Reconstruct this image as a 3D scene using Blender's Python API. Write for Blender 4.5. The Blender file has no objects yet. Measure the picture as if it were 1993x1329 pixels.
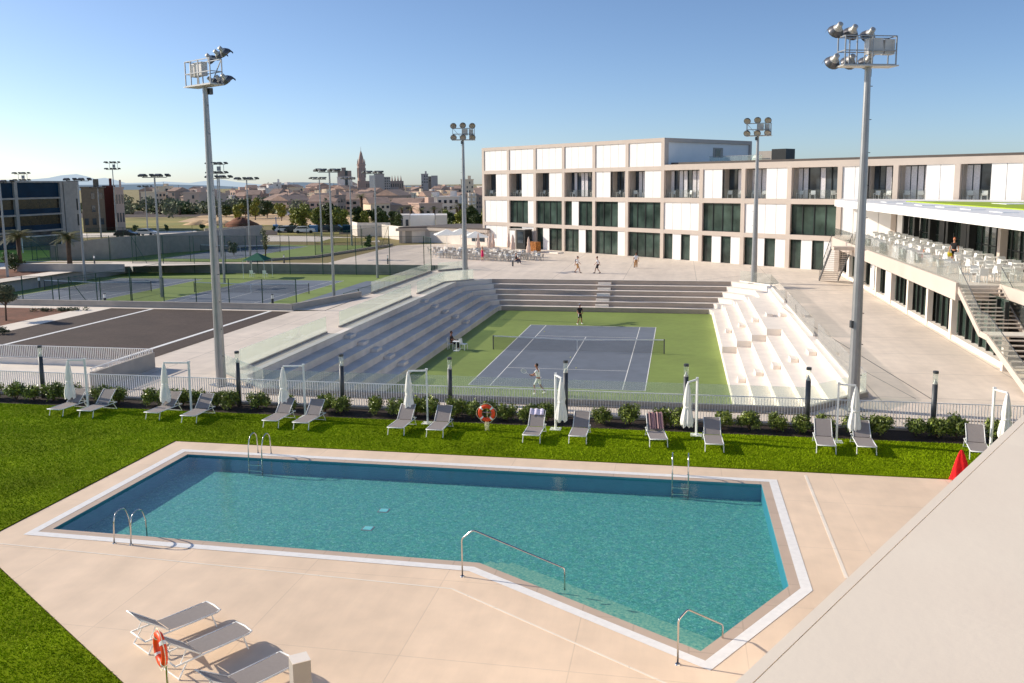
import bpy, bmesh, math, random
import numpy as np
from mathutils import Vector, Matrix
from mathutils.geometry import tessellate_polygon
random.seed(7)
SC = bpy.context.scene
COL = SC.collection
PI = math.pi
R = math.radians
# ------------------------------------------------------------------ frame of the place
# x runs along the baseline of the sunken court, y away from the pool, z = 0 is the plaza
CAM = Vector((12.872, -52.629, 9.84))
F, PITCH, ROLL, CX, CY, YAW = 1716.04, .1361, -.0094, 996.5, 591.0, -.1885
def _cf(v):
    c, s = math.cos(YAW), math.sin(YAW)
    return Vector((v[0]*c + v[1]*s, -v[0]*s + v[1]*c, v[2]))
_f = Vector((0, math.cos(PITCH), -math.sin(PITCH)))
_u = Vector((0, math.sin(PITCH), math.cos(PITCH)))
_r = Vector((1, 0, 0))
_c, _s = math.cos(ROLL), math.sin(ROLL)
FW, RT, UP = _cf(_f), _cf(_c*_r + _s*_u), _cf(-_s*_r + _c*_u)
def at(px, py, z=0.0):
    """survey: where the sight line through a photo pixel meets the level z"""
    d = FW + (px-CX)/F*RT - (py-CY)/F*UP
    t = (z-CAM.z)/d.z
    return CAM + d*t
def far(px, dist, z=0.0):
    """survey: a point at a given distance along the bearing of a photo column"""
    d = FW + (px-CX)/F*RT - (356-CY)/F*UP
    d.z = 0; d.normalize()
    p = CAM + d*dist; p.z = z
    return p
def zat(px, py, p):
    """height seen at a photo row above ground point p"""
    d = FW + (px-CX)/F*RT - (py-CY)/F*UP
    h = math.hypot(d.x, d.y); D = math.hypot(p[0]-CAM.x, p[1]-CAM.y)
    return CAM.z + d.z*D/h

# ------------------------------------------------------------------ materials
def _n(nt, t, x=0, y=0):
    n = nt.nodes.new(t); n.location = (x, y); return n
def srgb(r, g, b):
    f = lambda c: (c/255/12.92) if c/255 <= .04045 else ((c/255+.055)/1.055)**2.4
    c = (f(r), f(g), f(b)); k = min(1.42, .95/max(c))
    return (k*c[0], k*c[1], k*c[2], 1)
def mat(name, col, rough=.75, var=.12, scale=2.0, bump=0.0, bscale=30, metal=0.0, col2=None, spec=.5, sheen=0, island=0.0, big=0.0):
    m = bpy.data.materials.new(name); m.use_nodes = True
    nt = m.node_tree; b = nt.nodes['Principled BSDF']
    b.inputs['Roughness'].default_value = rough; b.inputs['Metallic'].default_value = metal
    b.inputs['Specular IOR Level'].default_value = spec
    tc = _n(nt, 'ShaderNodeTexCoord')
    nz = _n(nt, 'ShaderNodeTexNoise'); nz.inputs['Scale'].default_value = scale; nz.inputs['Detail'].default_value = 6
    nt.links.new(tc.outputs['Object'], nz.inputs['Vector'])
    mx = _n(nt, 'ShaderNodeMix'); mx.data_type = 'RGBA'
    c = col if len(col) == 4 else tuple(col)+(1,)
    if col2 is None:
        A = tuple(x*(1-var) for x in c[:3])+(1,); Bc = tuple(min(1, x*(1+var)) for x in c[:3])+(1,)
    else:
        A, Bc = c, (tuple(col2)+(1,))[:4]
    mx.inputs[6].default_value = A; mx.inputs[7].default_value = Bc
    rp = _n(nt, 'ShaderNodeMapRange'); rp.inputs[1].default_value = .3; rp.inputs[2].default_value = .7
    nt.links.new(nz.outputs['Fac'], rp.inputs[0]); nt.links.new(rp.outputs[0], mx.inputs[0])
    out = mx.outputs[2]
    if big > 0:
        n2 = _n(nt, 'ShaderNodeTexNoise'); n2.inputs['Scale'].default_value = scale*.12; n2.inputs['Detail'].default_value = 4
        nt.links.new(tc.outputs['Object'], n2.inputs['Vector'])
        r2 = _n(nt, 'ShaderNodeMapRange'); r2.inputs[1].default_value = .3; r2.inputs[2].default_value = .7
        r2.inputs[3].default_value = 1-big; r2.inputs[4].default_value = 1+big*.6
        nt.links.new(n2.outputs['Fac'], r2.inputs[0])
        h = _n(nt, 'ShaderNodeHueSaturation'); nt.links.new(out, h.inputs['Color']); nt.links.new(r2.outputs[0], h.inputs['Value'])
        out = h.outputs[0]
    if island > 0:
        g = _n(nt, 'ShaderNodeNewGeometry')
        r3 = _n(nt, 'ShaderNodeMapRange'); r3.inputs[3].default_value = 1-island; r3.inputs[4].default_value = 1+island
        nt.links.new(g.outputs['Random Per Island'], r3.inputs[0])
        h = _n(nt, 'ShaderNodeHueSaturation'); nt.links.new(out, h.inputs['Color']); nt.links.new(r3.outputs[0], h.inputs['Value'])
        out = h.outputs[0]
    nt.links.new(out, b.inputs['Base Color'])
    if bump > 0:
        n3 = _n(nt, 'ShaderNodeTexNoise'); n3.inputs['Scale'].default_value = bscale; n3.inputs['Detail'].default_value = 5
        nt.links.new(tc.outputs['Object'], n3.inputs['Vector'])
        bp = _n(nt, 'ShaderNodeBump'); bp.inputs['Strength'].default_value = bump; bp.inputs['Distance'].default_value = .02
        nt.links.new(n3.outputs['Fac'], bp.inputs['Height']); nt.links.new(bp.outputs[0], b.inputs['Normal'])
    return m
def paving(name, col, sx, sy, joint=.6, rough=.8, var=.08, big=.08, offset=0.0, msize=.02, rot=0.0, streak=0.0):
    """slabs with thin joints, drawn by a brick texture in metres"""
    m = mat(name, col, rough, var, 1.2, .05, 25, big=big)
    nt = m.node_tree; b = nt.nodes['Principled BSDF']
    src = b.inputs['Base Color'].links[0].from_socket
    tc = _n(nt, 'ShaderNodeTexCoord'); mp = _n(nt, 'ShaderNodeMapping'); mp.inputs['Rotation'].default_value = (0, 0, rot)
    nt.links.new(tc.outputs['Object'], mp.inputs[0])
    br = _n(nt, 'ShaderNodeTexBrick'); br.offset = offset
    br.inputs['Color1'].default_value = (1, 1, 1, 1); br.inputs['Color2'].default_value = (.965, .965, .965, 1)
    br.inputs['Mortar'].default_value = (joint, joint, joint, 1); br.inputs['Scale'].default_value = 1
    br.inputs['Mortar Size'].default_value = msize; br.inputs['Brick Width'].default_value = sx; br.inputs['Row Height'].default_value = sy
    nt.links.new(mp.outputs[0], br.inputs['Vector'])
    mx = _n(nt, 'ShaderNodeMix'); mx.data_type = 'RGBA'; mx.blend_type = 'MULTIPLY'; mx.inputs[0].default_value = 1
    nt.links.new(src, mx.inputs[6]); nt.links.new(br.outputs['Color'], mx.inputs[7])
    out = mx.outputs[2]
    if streak:
        mp2 = _n(nt, 'ShaderNodeMapping'); mp2.inputs['Scale'].default_value = (.5, .07, 1); mp2.inputs['Rotation'].default_value = (0, 0, .5)
        nt.links.new(tc.outputs['Object'], mp2.inputs[0])
        nz = _n(nt, 'ShaderNodeTexNoise'); nz.inputs['Scale'].default_value = 1.3; nz.inputs['Detail'].default_value = 8; nz.inputs['Roughness'].default_value = .65
        nt.links.new(mp2.outputs[0], nz.inputs['Vector'])
        r = _n(nt, 'ShaderNodeMapRange'); r.inputs[1].default_value = .35; r.inputs[2].default_value = .65
        r.inputs[3].default_value = 1-streak; r.inputs[4].default_value = 1+streak*.5
        nt.links.new(nz.outputs['Fac'], r.inputs[0])
        h = _n(nt, 'ShaderNodeHueSaturation'); nt.links.new(out, h.inputs['Color']); nt.links.new(r.outputs[0], h.inputs['Value']); out = h.outputs[0]
    nt.links.new(out, b.inputs['Base Color'])
    return m
def schlick(nt, f0, normal=None):
    g = _n(nt, 'ShaderNodeNewGeometry'); d = _n(nt, 'ShaderNodeVectorMath'); d.operation = 'DOT_PRODUCT'
    nt.links.new(g.outputs['Incoming'], d.inputs[0]); nt.links.new(normal if normal else g.outputs['Normal'], d.inputs[1])
    a = _n(nt, 'ShaderNodeMath'); a.operation = 'ABSOLUTE'; nt.links.new(d.outputs['Value'], a.inputs[0])
    b = _n(nt, 'ShaderNodeMath'); b.operation = 'SUBTRACT'; b.inputs[0].default_value = 1; nt.links.new(a.outputs[0], b.inputs[1]); b.use_clamp = True
    c = _n(nt, 'ShaderNodeMath'); c.operation = 'POWER'; c.inputs[1].default_value = 5; nt.links.new(b.outputs[0], c.inputs[0])
    e = _n(nt, 'ShaderNodeMath'); e.operation = 'MULTIPLY_ADD'; e.inputs[1].default_value = 1-f0; e.inputs[2].default_value = f0; nt.links.new(c.outputs[0], e.inputs[0])
    return e.outputs[0]
def glass_pane(name, tint, alpha, rough=.02, gl=.06):
    """thin clear guard glass: mostly see-through, a little pale body colour, a sheen"""
    m = bpy.data.materials.new(name); m.use_nodes = True; nt = m.node_tree; nt.nodes.clear()
    o = _n(nt, 'ShaderNodeOutputMaterial'); tr = _n(nt, 'ShaderNodeBsdfTransparent'); tr.inputs[0].default_value = tint
    di = _n(nt, 'ShaderNodeBsdfDiffuse'); di.inputs[0].default_value = (.75, .82, .78, 1)
    g = _n(nt, 'ShaderNodeBsdfGlossy'); g.inputs['Roughness'].default_value = rough
    m1 = _n(nt, 'ShaderNodeMixShader'); m1.inputs[0].default_value = alpha
    nt.links.new(tr.outputs[0], m1.inputs[1]); nt.links.new(di.outputs[0], m1.inputs[2])
    tl = _n(nt, 'ShaderNodeBsdfTranslucent'); tl.inputs[0].default_value = (.85, .88, .82, 1)
    m0 = _n(nt, 'ShaderNodeMixShader'); m0.inputs[0].default_value = .5; nt.links.new(di.outputs[0], m0.inputs[1]); nt.links.new(tl.outputs[0], m0.inputs[2]); nt.links.new(m0.outputs[0], m1.inputs[2])
    m2 = _n(nt, 'ShaderNodeMixShader'); nt.links.new(schlick(nt, .04), m2.inputs[0])
    nt.links.new(m1.outputs[0], m2.inputs[1]); nt.links.new(g.outputs[0], m2.inputs[2])
    nt.links.new(m2.outputs[0], o.inputs[0]); return m
M = {}
M['deck'] = paving('pool_deck_stone', srgb(212, 188, 162), 3.6, 3.6, .86, .75, .06, .08, 0, .014, 0, .08)
M['coping'] = paving('coping_stone', srgb(176, 156, 138), 1.2, 1.2, .85, .7, .06, .04)
M['band'] = mat('white_overflow_band', srgb(232, 228, 222), .6, .05, 6, .2, 60)
M['plaza'] = paving('plaza_concrete', srgb(204, 190, 174), 7.3, 5.4, .66, .8, .06, .09, .0, .03, 0, .10)
M['path'] = paving('path_concrete', srgb(214, 202, 186), 4.0, 2.4, .85, .8, .05, .05)
M['white_conc'] = mat('white_concrete', srgb(216, 206, 194), .75, .05, 1.3, .15, 20, big=.06)
M['grey_conc'] = mat('grey_concrete', srgb(150, 143, 134), .8, .1, 1.2, .2, 18, big=.12)
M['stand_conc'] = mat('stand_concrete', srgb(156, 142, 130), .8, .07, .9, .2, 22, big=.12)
M['asphalt'] = mat('brown_asphalt', srgb(68, 55, 47), .9, .12, 3, .4, 90, big=.2)
M['line'] = mat('line_paint', srgb(236, 234, 228), .6, .05, 8)
M['court_green'] = mat('court_green', srgb(114, 130, 62), .75, .06, 1.5, .15, 120, big=.12)
M['court_blue'] = mat('court_blue', srgb(100, 107, 117), .72, .07, 1.3, .15, 120, big=.12)
M['tennis_net'] = None
M['soil'] = mat('red_soil', srgb(120, 74, 52), .95, .3, 2.5, .8, 12, col2=srgb(92, 62, 44)[:3], big=.25)
M['mulch'] = mat('dark_mulch', srgb(40, 28, 20), .95, .4, 12, .9, 40)
M['turf'] = mat('turf_base', srgb(98, 118, 4), .95, var=.25, scale=3.5, bump=.6, bscale=60, spec=.05, col2=srgb(106, 122, 6)[:3], big=.38)
M['blade'] = mat('grass_blade', srgb(112, 134, 4), .7, .2, 1.2, spec=.08, island=.20, col2=srgb(134, 156, 12)[:3], big=.34)
M['ground'] = mat('dry_ground', srgb(118, 112, 66), .95, .25, .035, .3, 2, col2=srgb(138, 120, 78)[:3], big=.2)
M['field'] = mat('field_grass', srgb(112, 116, 52), .95, .3, .06, .6, 1.5, col2=srgb(160, 142, 76)[:3], big=.3)
M['dirt'] = mat('dirt', srgb(186, 156, 118), .95, .2, .3, .6, 3, big=.15)
M['steel'] = mat('galvanised_steel', srgb(138, 138, 138), .42, .08, 1.5, .05, 20, metal=.55)
M['steel_dark'] = mat('dark_steel', srgb(70, 72, 74), .5, .1, 4, metal=.4)
M['chrome'] = mat('polished_steel', (.62, .6, .57), .16, .03, 4, metal=1)
M['lamp_white'] = mat('lamp_housing', srgb(170, 166, 160), .4, .06, 4, metal=.3)
M['lens'] = mat('lamp_lens', srgb(150, 140, 134), .12, .1, 4, spec=.9)
M['white_paint'] = mat('white_paint', srgb(236, 236, 232), .4, .03, 3)
M['fence'] = mat('fence_metal', srgb(214, 212, 208), .5, .05, 2)
M['green_post'] = mat('green_post', srgb(26, 62, 46), .5, .1, 3)
M['frame_beige'] = mat('beige_frame', srgb(178, 165, 153), .75, .05, .5, .1, 12, big=.05)
M['panel'] = mat('white_panel', srgb(238, 235, 230), .45, .03, .8, big=.04, island=.035)
M['panel_gap'] = mat('panel_gap', srgb(120, 116, 112), .7)
M['recess'] = mat('balcony_recess', srgb(150, 142, 134), .8, .08, 1)
M['mullion'] = mat('dark_mullion', srgb(36, 38, 38), .45, .1, 3, metal=.3)
M['curtain'] = mat('curtain', srgb(200, 196, 196), .9, .12, 9)
M['leaf'] = mat('shrub_leaf', srgb(48, 66, 22), .4, .2, 3, island=.55, col2=srgb(140, 150, 66)[:3])
M['leaf_dark'] = mat('tree_leaf_dark', srgb(52, 66, 30), .6, .2, .3, island=.45, col2=srgb(78, 90, 38)[:3])
M['leaf_mid'] = mat('tree_leaf_mid', srgb(104, 110, 40), .6, .2, .3, island=.45, col2=srgb(140, 138, 56)[:3])
M['leaf_olive'] = mat('olive_leaf', srgb(70, 78, 52), .6, .2, 1.5, island=.45, col2=srgb(96, 100, 72)[:3])
M['leaf_palm'] = mat('palm_leaf', srgb(74, 82, 42), .5, .2, .8, island=.4, col2=srgb(120, 112, 62)[:3])
M['bark'] = mat('bark', srgb(84, 66, 52), .9, .25, 5, .8, 30)
M['slab'] = paving('roof_slab', (.99, .83, .65), 2.4, 2.4, .985, .9, .03, .03, 0, .004, .52, .04)
M['orange'] = mat('buoy_orange', srgb(232, 74, 28), .45, .08, 6)
M['red_cloth'] = mat('red_towel', srgb(196, 18, 22), .9, .12, 8, .4, 90)
M['white_cloth'] = mat('white_canopy_cloth', srgb(236, 234, 226), .85, .05, 5, .2, 40)
M['sling'] = mat('grey_sling', srgb(132, 124, 119), .85, .04, 12, .2, 220)
M['sling_white'] = M['white_paint']
M['rope'] = mat('rope', srgb(214, 206, 178), .9, .1, 10)
M['skin'] = mat('skin', srgb(186, 130, 100), .6, .06, 6)
M['brown_skin'] = mat('tanned_skin', srgb(142, 92, 66), .6, .06, 6)
M['hair'] = mat('dark_hair', srgb(38, 28, 22), .7, .2, 12)
M['hair_red'] = mat('ginger_hair', srgb(170, 84, 44), .7, .2, 12)
M['black_cloth'] = mat('black_cloth', srgb(30, 30, 34), .9, .1, 8)
M['white_shirt'] = mat('white_shirt', srgb(232, 232, 232), .9, .04, 8)
M['magenta'] = mat('magenta_cloth', srgb(190, 24, 84), .9, .1, 8)
M['pink'] = mat('pink_cloth', srgb(232, 70, 110), .9, .1, 8)
M['tan_cloth'] = mat('tan_cloth', srgb(170, 128, 84), .9, .1, 8)
M['navy'] = mat('navy_cloth', srgb(40, 48, 70), .9, .1, 8)
M['pink_canvas'] = mat('closed_parasol_canvas', srgb(214, 188, 170), .9, .06, 4)
M['wood'] = mat('orange_wood', srgb(186, 120, 50), .7, .3, 6, col2=srgb(110, 62, 26)[:3])
M['blue_glass'] = mat('blue_cladding', (.002, .026, .055), .45, .3, .35, spec=.12)
M['blue_light'] = mat('blue_container', srgb(92, 128, 160), .6, .12, .8)
M['car_dark'] = mat('dark_car_paint', srgb(52, 56, 62), .25, .05, 2, metal=.4)
M['car_white'] = mat('white_car_paint', srgb(226, 226, 226), .25, .03, 2)
M['rubber'] = mat('rubber', srgb(26, 26, 26), .8)
M['canopy_green'] = mat('green_roof', srgb(140, 158, 34), .85, .12, 1.2, .3, 30)
M['tent'] = mat('green_gazebo', srgb(14, 82, 62), .8, .08, 3)
M['box_grey'] = mat('grey_metal_box', srgb(150, 142, 132), .6, .08, 1.5)
M['roof_dark'] = mat('roof_edge_dark', srgb(88, 80, 74), .8, .1, 1)
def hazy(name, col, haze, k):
    """land seen through kilometres of air: the pale light of the air is put in as emission"""
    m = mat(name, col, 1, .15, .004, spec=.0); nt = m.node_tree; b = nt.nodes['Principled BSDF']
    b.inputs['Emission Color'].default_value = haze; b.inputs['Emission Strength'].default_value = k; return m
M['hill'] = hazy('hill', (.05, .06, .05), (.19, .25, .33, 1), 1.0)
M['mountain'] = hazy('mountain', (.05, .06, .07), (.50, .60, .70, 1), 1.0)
M['guard'] = glass_pane('guard_glass', (.93, .97, .94, 1), .13)
M['guard_clear'] = glass_pane('clear_guard_glass', (.96, .98, .97, 1), .04)
M['guard_faint'] = glass_pane('guard_glass_right', (.97, .985, .975, 1), .07)
M['guard_strong'] = glass_pane('guard_glass_edge_on', (.93, .97, .94, 1), .22)
def dark_glass(name, col, rough=.05):
    m = mat(name, col, rough, .5, .45, spec=.5, island=.45, col2=tuple(min(1, c*4.2) for c in col[:3])); return m
M['glass'] = dark_glass('green_window_glass', (.017, .026, .021, 1))
M['glass2'] = dark_glass('balcony_window_glass', (.018, .024, .030, 1))
def net_mat():
    m = bpy.data.materials.new('net_mesh'); m.use_nodes = True; nt = m.node_tree; nt.nodes.clear()
    o = _n(nt, 'ShaderNodeOutputMaterial'); tr = _n(nt, 'ShaderNodeBsdfTransparent'); di = _n(nt, 'ShaderNodeBsdfDiffuse'); di.inputs[0].default_value = (.03, .035, .04, 1)
    mx = _n(nt, 'ShaderNodeMixShader'); mx.inputs[0].default_value = .27
    nt.links.new(tr.outputs[0], mx.inputs[1]); nt.links.new(di.outputs[0], mx.inputs[2]); nt.links.new(mx.outputs[0], o.inputs[0]); return m
M['net'] = net_mat()
M['mesh_net'] = net_mat(); M['mesh_net'].node_tree.nodes['Mix Shader'].inputs[0].default_value = .16
M['mesh_net'].node_tree.nodes['Diffuse BSDF'].inputs[0].default_value = (.02, .07, .045, 1)
def water_mat():
    m = bpy.data.materials.new('pool_water'); m.use_nodes = True; nt = m.node_tree; nt.nodes.clear()
    o = _n(nt, 'ShaderNodeOutputMaterial'); tr = _n(nt, 'ShaderNodeBsdfTransparent'); tr.inputs[0].default_value = (.84, .95, .96, 1)
    g = _n(nt, 'ShaderNodeBsdfGlossy'); g.inputs['Roughness'].default_value = .03
    tc = _n(nt, 'ShaderNodeTexCoord')
    n1 = _n(nt, 'ShaderNodeTexNoise'); n1.inputs['Scale'].default_value = 7; n1.inputs['Detail'].default_value = 4
    nt.links.new(tc.outputs['Object'], n1.inputs['Vector'])
    bp = _n(nt, 'ShaderNodeBump'); bp.inputs['Strength'].default_value = .35; bp.inputs['Distance'].default_value = .02
    nt.links.new(n1.outputs['Fac'], bp.inputs['Height']); nt.links.new(bp.outputs[0], g.inputs['Normal'])
    mx = _n(nt, 'ShaderNodeMixShader'); nt.links.new(schlick(nt, .025, bp.outputs[0]), mx.inputs[0]); nt.links.new(tr.outputs[0], mx.inputs[1]); nt.links.new(g.outputs[0], mx.inputs[2])
    nt.links.new(mx.outputs[0], o.inputs[0]); return m
M['water'] = water_mat()
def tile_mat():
    """mosaic floor with the broken light of a rippled surface painted into its colour"""
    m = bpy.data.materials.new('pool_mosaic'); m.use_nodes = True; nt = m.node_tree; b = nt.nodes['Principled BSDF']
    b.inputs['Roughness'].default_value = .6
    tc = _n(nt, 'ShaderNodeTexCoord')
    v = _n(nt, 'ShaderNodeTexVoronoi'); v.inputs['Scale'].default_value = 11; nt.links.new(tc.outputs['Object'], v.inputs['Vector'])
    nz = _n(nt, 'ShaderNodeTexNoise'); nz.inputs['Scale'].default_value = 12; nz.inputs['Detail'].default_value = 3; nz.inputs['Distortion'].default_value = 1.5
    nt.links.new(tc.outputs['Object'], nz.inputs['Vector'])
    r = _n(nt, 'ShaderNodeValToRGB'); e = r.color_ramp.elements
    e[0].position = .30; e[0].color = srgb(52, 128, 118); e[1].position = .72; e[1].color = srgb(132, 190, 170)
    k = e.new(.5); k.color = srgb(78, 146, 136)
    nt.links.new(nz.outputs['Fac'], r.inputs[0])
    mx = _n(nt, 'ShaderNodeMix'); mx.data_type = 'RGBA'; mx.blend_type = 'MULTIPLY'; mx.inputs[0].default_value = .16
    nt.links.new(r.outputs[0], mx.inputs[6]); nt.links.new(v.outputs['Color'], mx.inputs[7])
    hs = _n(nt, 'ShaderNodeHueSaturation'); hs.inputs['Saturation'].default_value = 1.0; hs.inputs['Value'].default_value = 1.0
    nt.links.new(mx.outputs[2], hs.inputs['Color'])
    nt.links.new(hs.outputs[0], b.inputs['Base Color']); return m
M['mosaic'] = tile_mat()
M['pool_wall'] = mat('pool_wall_tiles', srgb(44, 116, 130), .6, .06, 3)
M['step_caustic'] = mat('caustic_step_mosaic', srgb(72, 142, 130), .6, .3, 16, col2=srgb(150, 178, 150)[:3])  # pale speckle in the step mosaic imitates light broken by the water

# ------------------------------------------------------------------ mesh helpers
class MB:
    def __init__(s): s.v = []; s.f = []; s.mi = []
    def add(s, vs, fs, mi=0):
        o = len(s.v); s.v += [tuple(v) for v in vs]; s.f += [tuple(i+o for i in f) for f in fs]; s.mi += [mi]*len(fs); return s
    def box(s, c, d, rz=0.0, mi=0):
        hx, hy, hz = d[0]/2, d[1]/2, d[2]/2; cs, sn = math.cos(rz), math.sin(rz); vs = []
        for z in (-hz, hz):
            for x, y in ((-hx, -hy), (hx, -hy), (hx, hy), (-hx, hy)):
                vs.append((c[0]+x*cs-y*sn, c[1]+x*sn+y*cs, c[2]+z))
        return s.add(vs, [(3, 2, 1, 0), (4, 5, 6, 7), (0, 1, 5, 4), (1, 2, 6, 5), (2, 3, 7, 6), (3, 0, 4, 7)], mi)
    def b2(s, x0, x1, y0, y1, z0, z1, mi=0):
        return s.box(((x0+x1)/2, (y0+y1)/2, (z0+z1)/2), (abs(x1-x0), abs(y1-y0), abs(z1-z0)), 0, mi)
    def bar(s, a, b, w, h=None, mi=0):
        """box beam from a to b"""
        h = h or w; a = Vector(a); b = Vector(b); d = (b-a)
        if d.length < 1e-6: return s
        d.normalize(); u = d.cross(Vector((0, 0, 1)))
        if u.length < 1e-4: u = Vector((1, 0, 0))
        u.normalize(); v = u.cross(d).normalized(); vs = []
        for p in (a, b):
            for x, y in ((-1, -1), (1, -1), (1, 1), (-1, 1)): vs.append(p+u*(x*w/2)+v*(y*h/2))
        return s.add(vs, [(0, 1, 2, 3), (7, 6, 5, 4), (0, 4, 5, 1), (1, 5, 6, 2), (2, 6, 7, 3), (3, 7, 4, 0)], mi)
    def tube(s, pts, r, n=8, cap=True, mi=0):
        pts = [Vector(p) for p in pts]; rs = r if isinstance(r, (list, tuple)) else [r]*len(pts)
        rings = []; u = None
        for i, p in enumerate(pts):
            t = (pts[min(i+1, len(pts)-1)]-pts[max(i-1, 0)]).normalized()
            if u is None:
                u = t.cross(Vector((0, 0, 1)))
                if u.length < 1e-3: u = Vector((1, 0, 0))
            u = (u-t*u.dot(t)).normalized(); w = t.cross(u)
            rings.append([p+(u*math.cos(2*PI*k/n)+w*math.sin(2*PI*k/n))*rs[i] for k in range(n)])
        vs = [q for rg in rings for q in rg]; fs = []
        for i in range(len(pts)-1):
            for k in range(n): fs.append((i*n+k, i*n+(k+1) % n, (i+1)*n+(k+1) % n, (i+1)*n+k))
        if cap: fs.append(tuple(range(n-1, -1, -1))); fs.append(tuple((len(pts)-1)*n+k for k in range(n)))
        return s.add(vs, fs, mi)
    def lathe(s, c, prof, n=16, mi=0):
        vs = []; fs = []
        for r, z in prof:
            for k in range(n): vs.append((c[0]+r*math.cos(2*PI*k/n), c[1]+r*math.sin(2*PI*k/n), c[2]+z))
        for i in range(len(prof)-1):
            for k in range(n): fs.append((i*n+k, i*n+(k+1) % n, (i+1)*n+(k+1) % n, (i+1)*n+k))
        fs.append(tuple(range(n-1, -1, -1))); fs.append(tuple((len(prof)-1)*n+k for k in range(n)))
        return s.add(vs, fs, mi)
    def ell(s, c, r, nu=12, nv=8, rot=None, mi=0):
        vs = []; fs = []; c = Vector(c)
        for j in range(nv+1):
            th = PI*j/nv
            for k in range(nu):
                p = Vector((r[0]*math.sin(th)*math.cos(2*PI*k/nu), r[1]*math.sin(th)*math.sin(2*PI*k/nu), r[2]*math.cos(th)))
                if rot: p = rot @ p
                vs.append(c+p)
        for j in range(nv):
            for k in range(nu): fs.append((j*nu+k, (j+1)*nu+k, (j+1)*nu+(k+1) % nu, j*nu+(k+1) % nu))
        return s.add(vs, fs, mi)
    def poly(s, outer, z, holes=(), mi=0):
        loops = [[Vector((p[0], p[1], 0)) for p in outer]]+[[Vector((p[0], p[1], 0)) for p in h] for h in holes]
        flat = [p for l in loops for p in l]; tr = tessellate_polygon(loops)
        fs = []
        for t in tr:
            a, b, c = (flat[i] for i in t)
            fs.append(t if (b-a).cross(c-a).z > 0 else (t[0], t[2], t[1]))
        return s.add([(p.x, p.y, z) for p in flat], fs, mi)
    def prism(s, pts, z0, z1, mi=0):
        """closed prism over a convex or simple polygon"""
        s.poly(pts, z1, mi=mi); n = len(pts)
        a = sum(pts[i][0]*pts[(i+1) % n][1]-pts[(i+1) % n][0]*pts[i][1] for i in range(n))
        P = pts if a > 0 else list(reversed(pts))
        vs = [(p[0], p[1], z0) for p in P]+[(p[0], p[1], z1) for p in P]
        return s.add(vs, [(i, (i+1) % n, n+(i+1) % n, n+i) for i in range(n)], mi)
    def build(s, name, mats, parent=None, smooth=False):
        me = bpy.data.meshes.new(name); me.from_pydata(s.v, [], s.f)
        for m in (mats if isinstance(mats, (list, tuple)) else [mats]): me.materials.append(m)
        if len(set(s.mi)) > 1: me.polygons.foreach_set('material_index', s.mi)
        if smooth: me.polygons.foreach_set('use_smooth', [True]*len(me.polygons))
        me.update(); o = bpy.data.objects.new(name, me); COL.objects.link(o); o.parent = parent; return o
def tag(o, label=None, cat=None, group=None, kind=None):
    if label: o['label'] = label
    if cat: o['category'] = cat
    if group: o['group'] = group
    if kind: o['kind'] = kind
    return o
def empty(name, loc=(0, 0, 0), rz=0, label=None, cat=None, group=None):
    o = bpy.data.objects.new(name, None); COL.objects.link(o); o.location = loc; o.rotation_euler = (0, 0, rz)
    o.empty_display_size = .2; return tag(o, label, cat, group)
def dup(root, loc, rz=0, label=None, group=None, scale=None):
    r = root.copy(); COL.objects.link(r); r.location = loc; r.rotation_euler = (0, 0, rz)
    if scale: r.scale = (scale,)*3
    if label: r['label'] = label
    if group: r['group'] = group
    def rec(src, dst):
        for ch in list(src.children):
            c = ch.copy(); COL.objects.link(c); c.parent = dst; rec(ch, c)
    rec(root, r); return r
def struct(name, mb, m):
    o = mb.build(name, m); o['kind'] = 'structure'; return o
def np_mesh(name, V, nper, m, parent=None):
    """V: (n, nper, 3) array of separate faces"""
    n = V.shape[0]; me = bpy.data.meshes.new(name)
    me.vertices.add(n*nper); me.vertices.foreach_set('co', V.reshape(-1).astype(np.float32))
    me.loops.add(n*nper); me.loops.foreach_set('vertex_index', np.arange(n*nper, dtype=np.int32))
    me.polygons.add(n); me.polygons.foreach_set('loop_start', np.arange(0, n*nper, nper, dtype=np.int32))
    try: me.polygons.foreach_set('loop_total', np.full(n, nper, dtype=np.int32))
    except Exception: pass
    me.materials.append(m); me.update(calc_edges=True); me.validate()
    o = bpy.data.objects.new(name, me); COL.objects.link(o); o.parent = parent; return o
def leaf_cloud(blobs, n, size, seed, shell=.5, flat=0.0):
    """n leaf quads spread through ellipsoids (cx,cy,cz,rx,ry,rz), thicker near their skins"""
    rg = np.random.default_rng(seed); B = np.array(blobs, float); w = B[:, 3]*B[:, 4]*B[:, 5]; w /= w.sum()
    i = rg.choice(len(B), n, p=w); d = rg.normal(size=(n, 3)); d /= np.linalg.norm(d, axis=1)[:, None]
    rad = (shell+(1-shell)*rg.random(n))[:, None]*(.85+.3*rg.random(n))[:, None]
    P = B[i, :3]+d*rad*B[i, 3:6]
    a = rg.normal(size=(n, 3))+d*.8; a[:, 2] *= (1-flat); a /= np.linalg.norm(a, axis=1)[:, None]
    b = np.cross(a, rg.normal(size=(n, 3))); b /= np.linalg.norm(b, axis=1)[:, None]; c = np.cross(a, b)
    L = size*(.6+.8*rg.random(n))[:, None]; W = L*.5
    return np.stack([P-b*L*.5, P+c*W*.5, P+b*L*.5, P-c*W*.5], 1)

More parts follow.
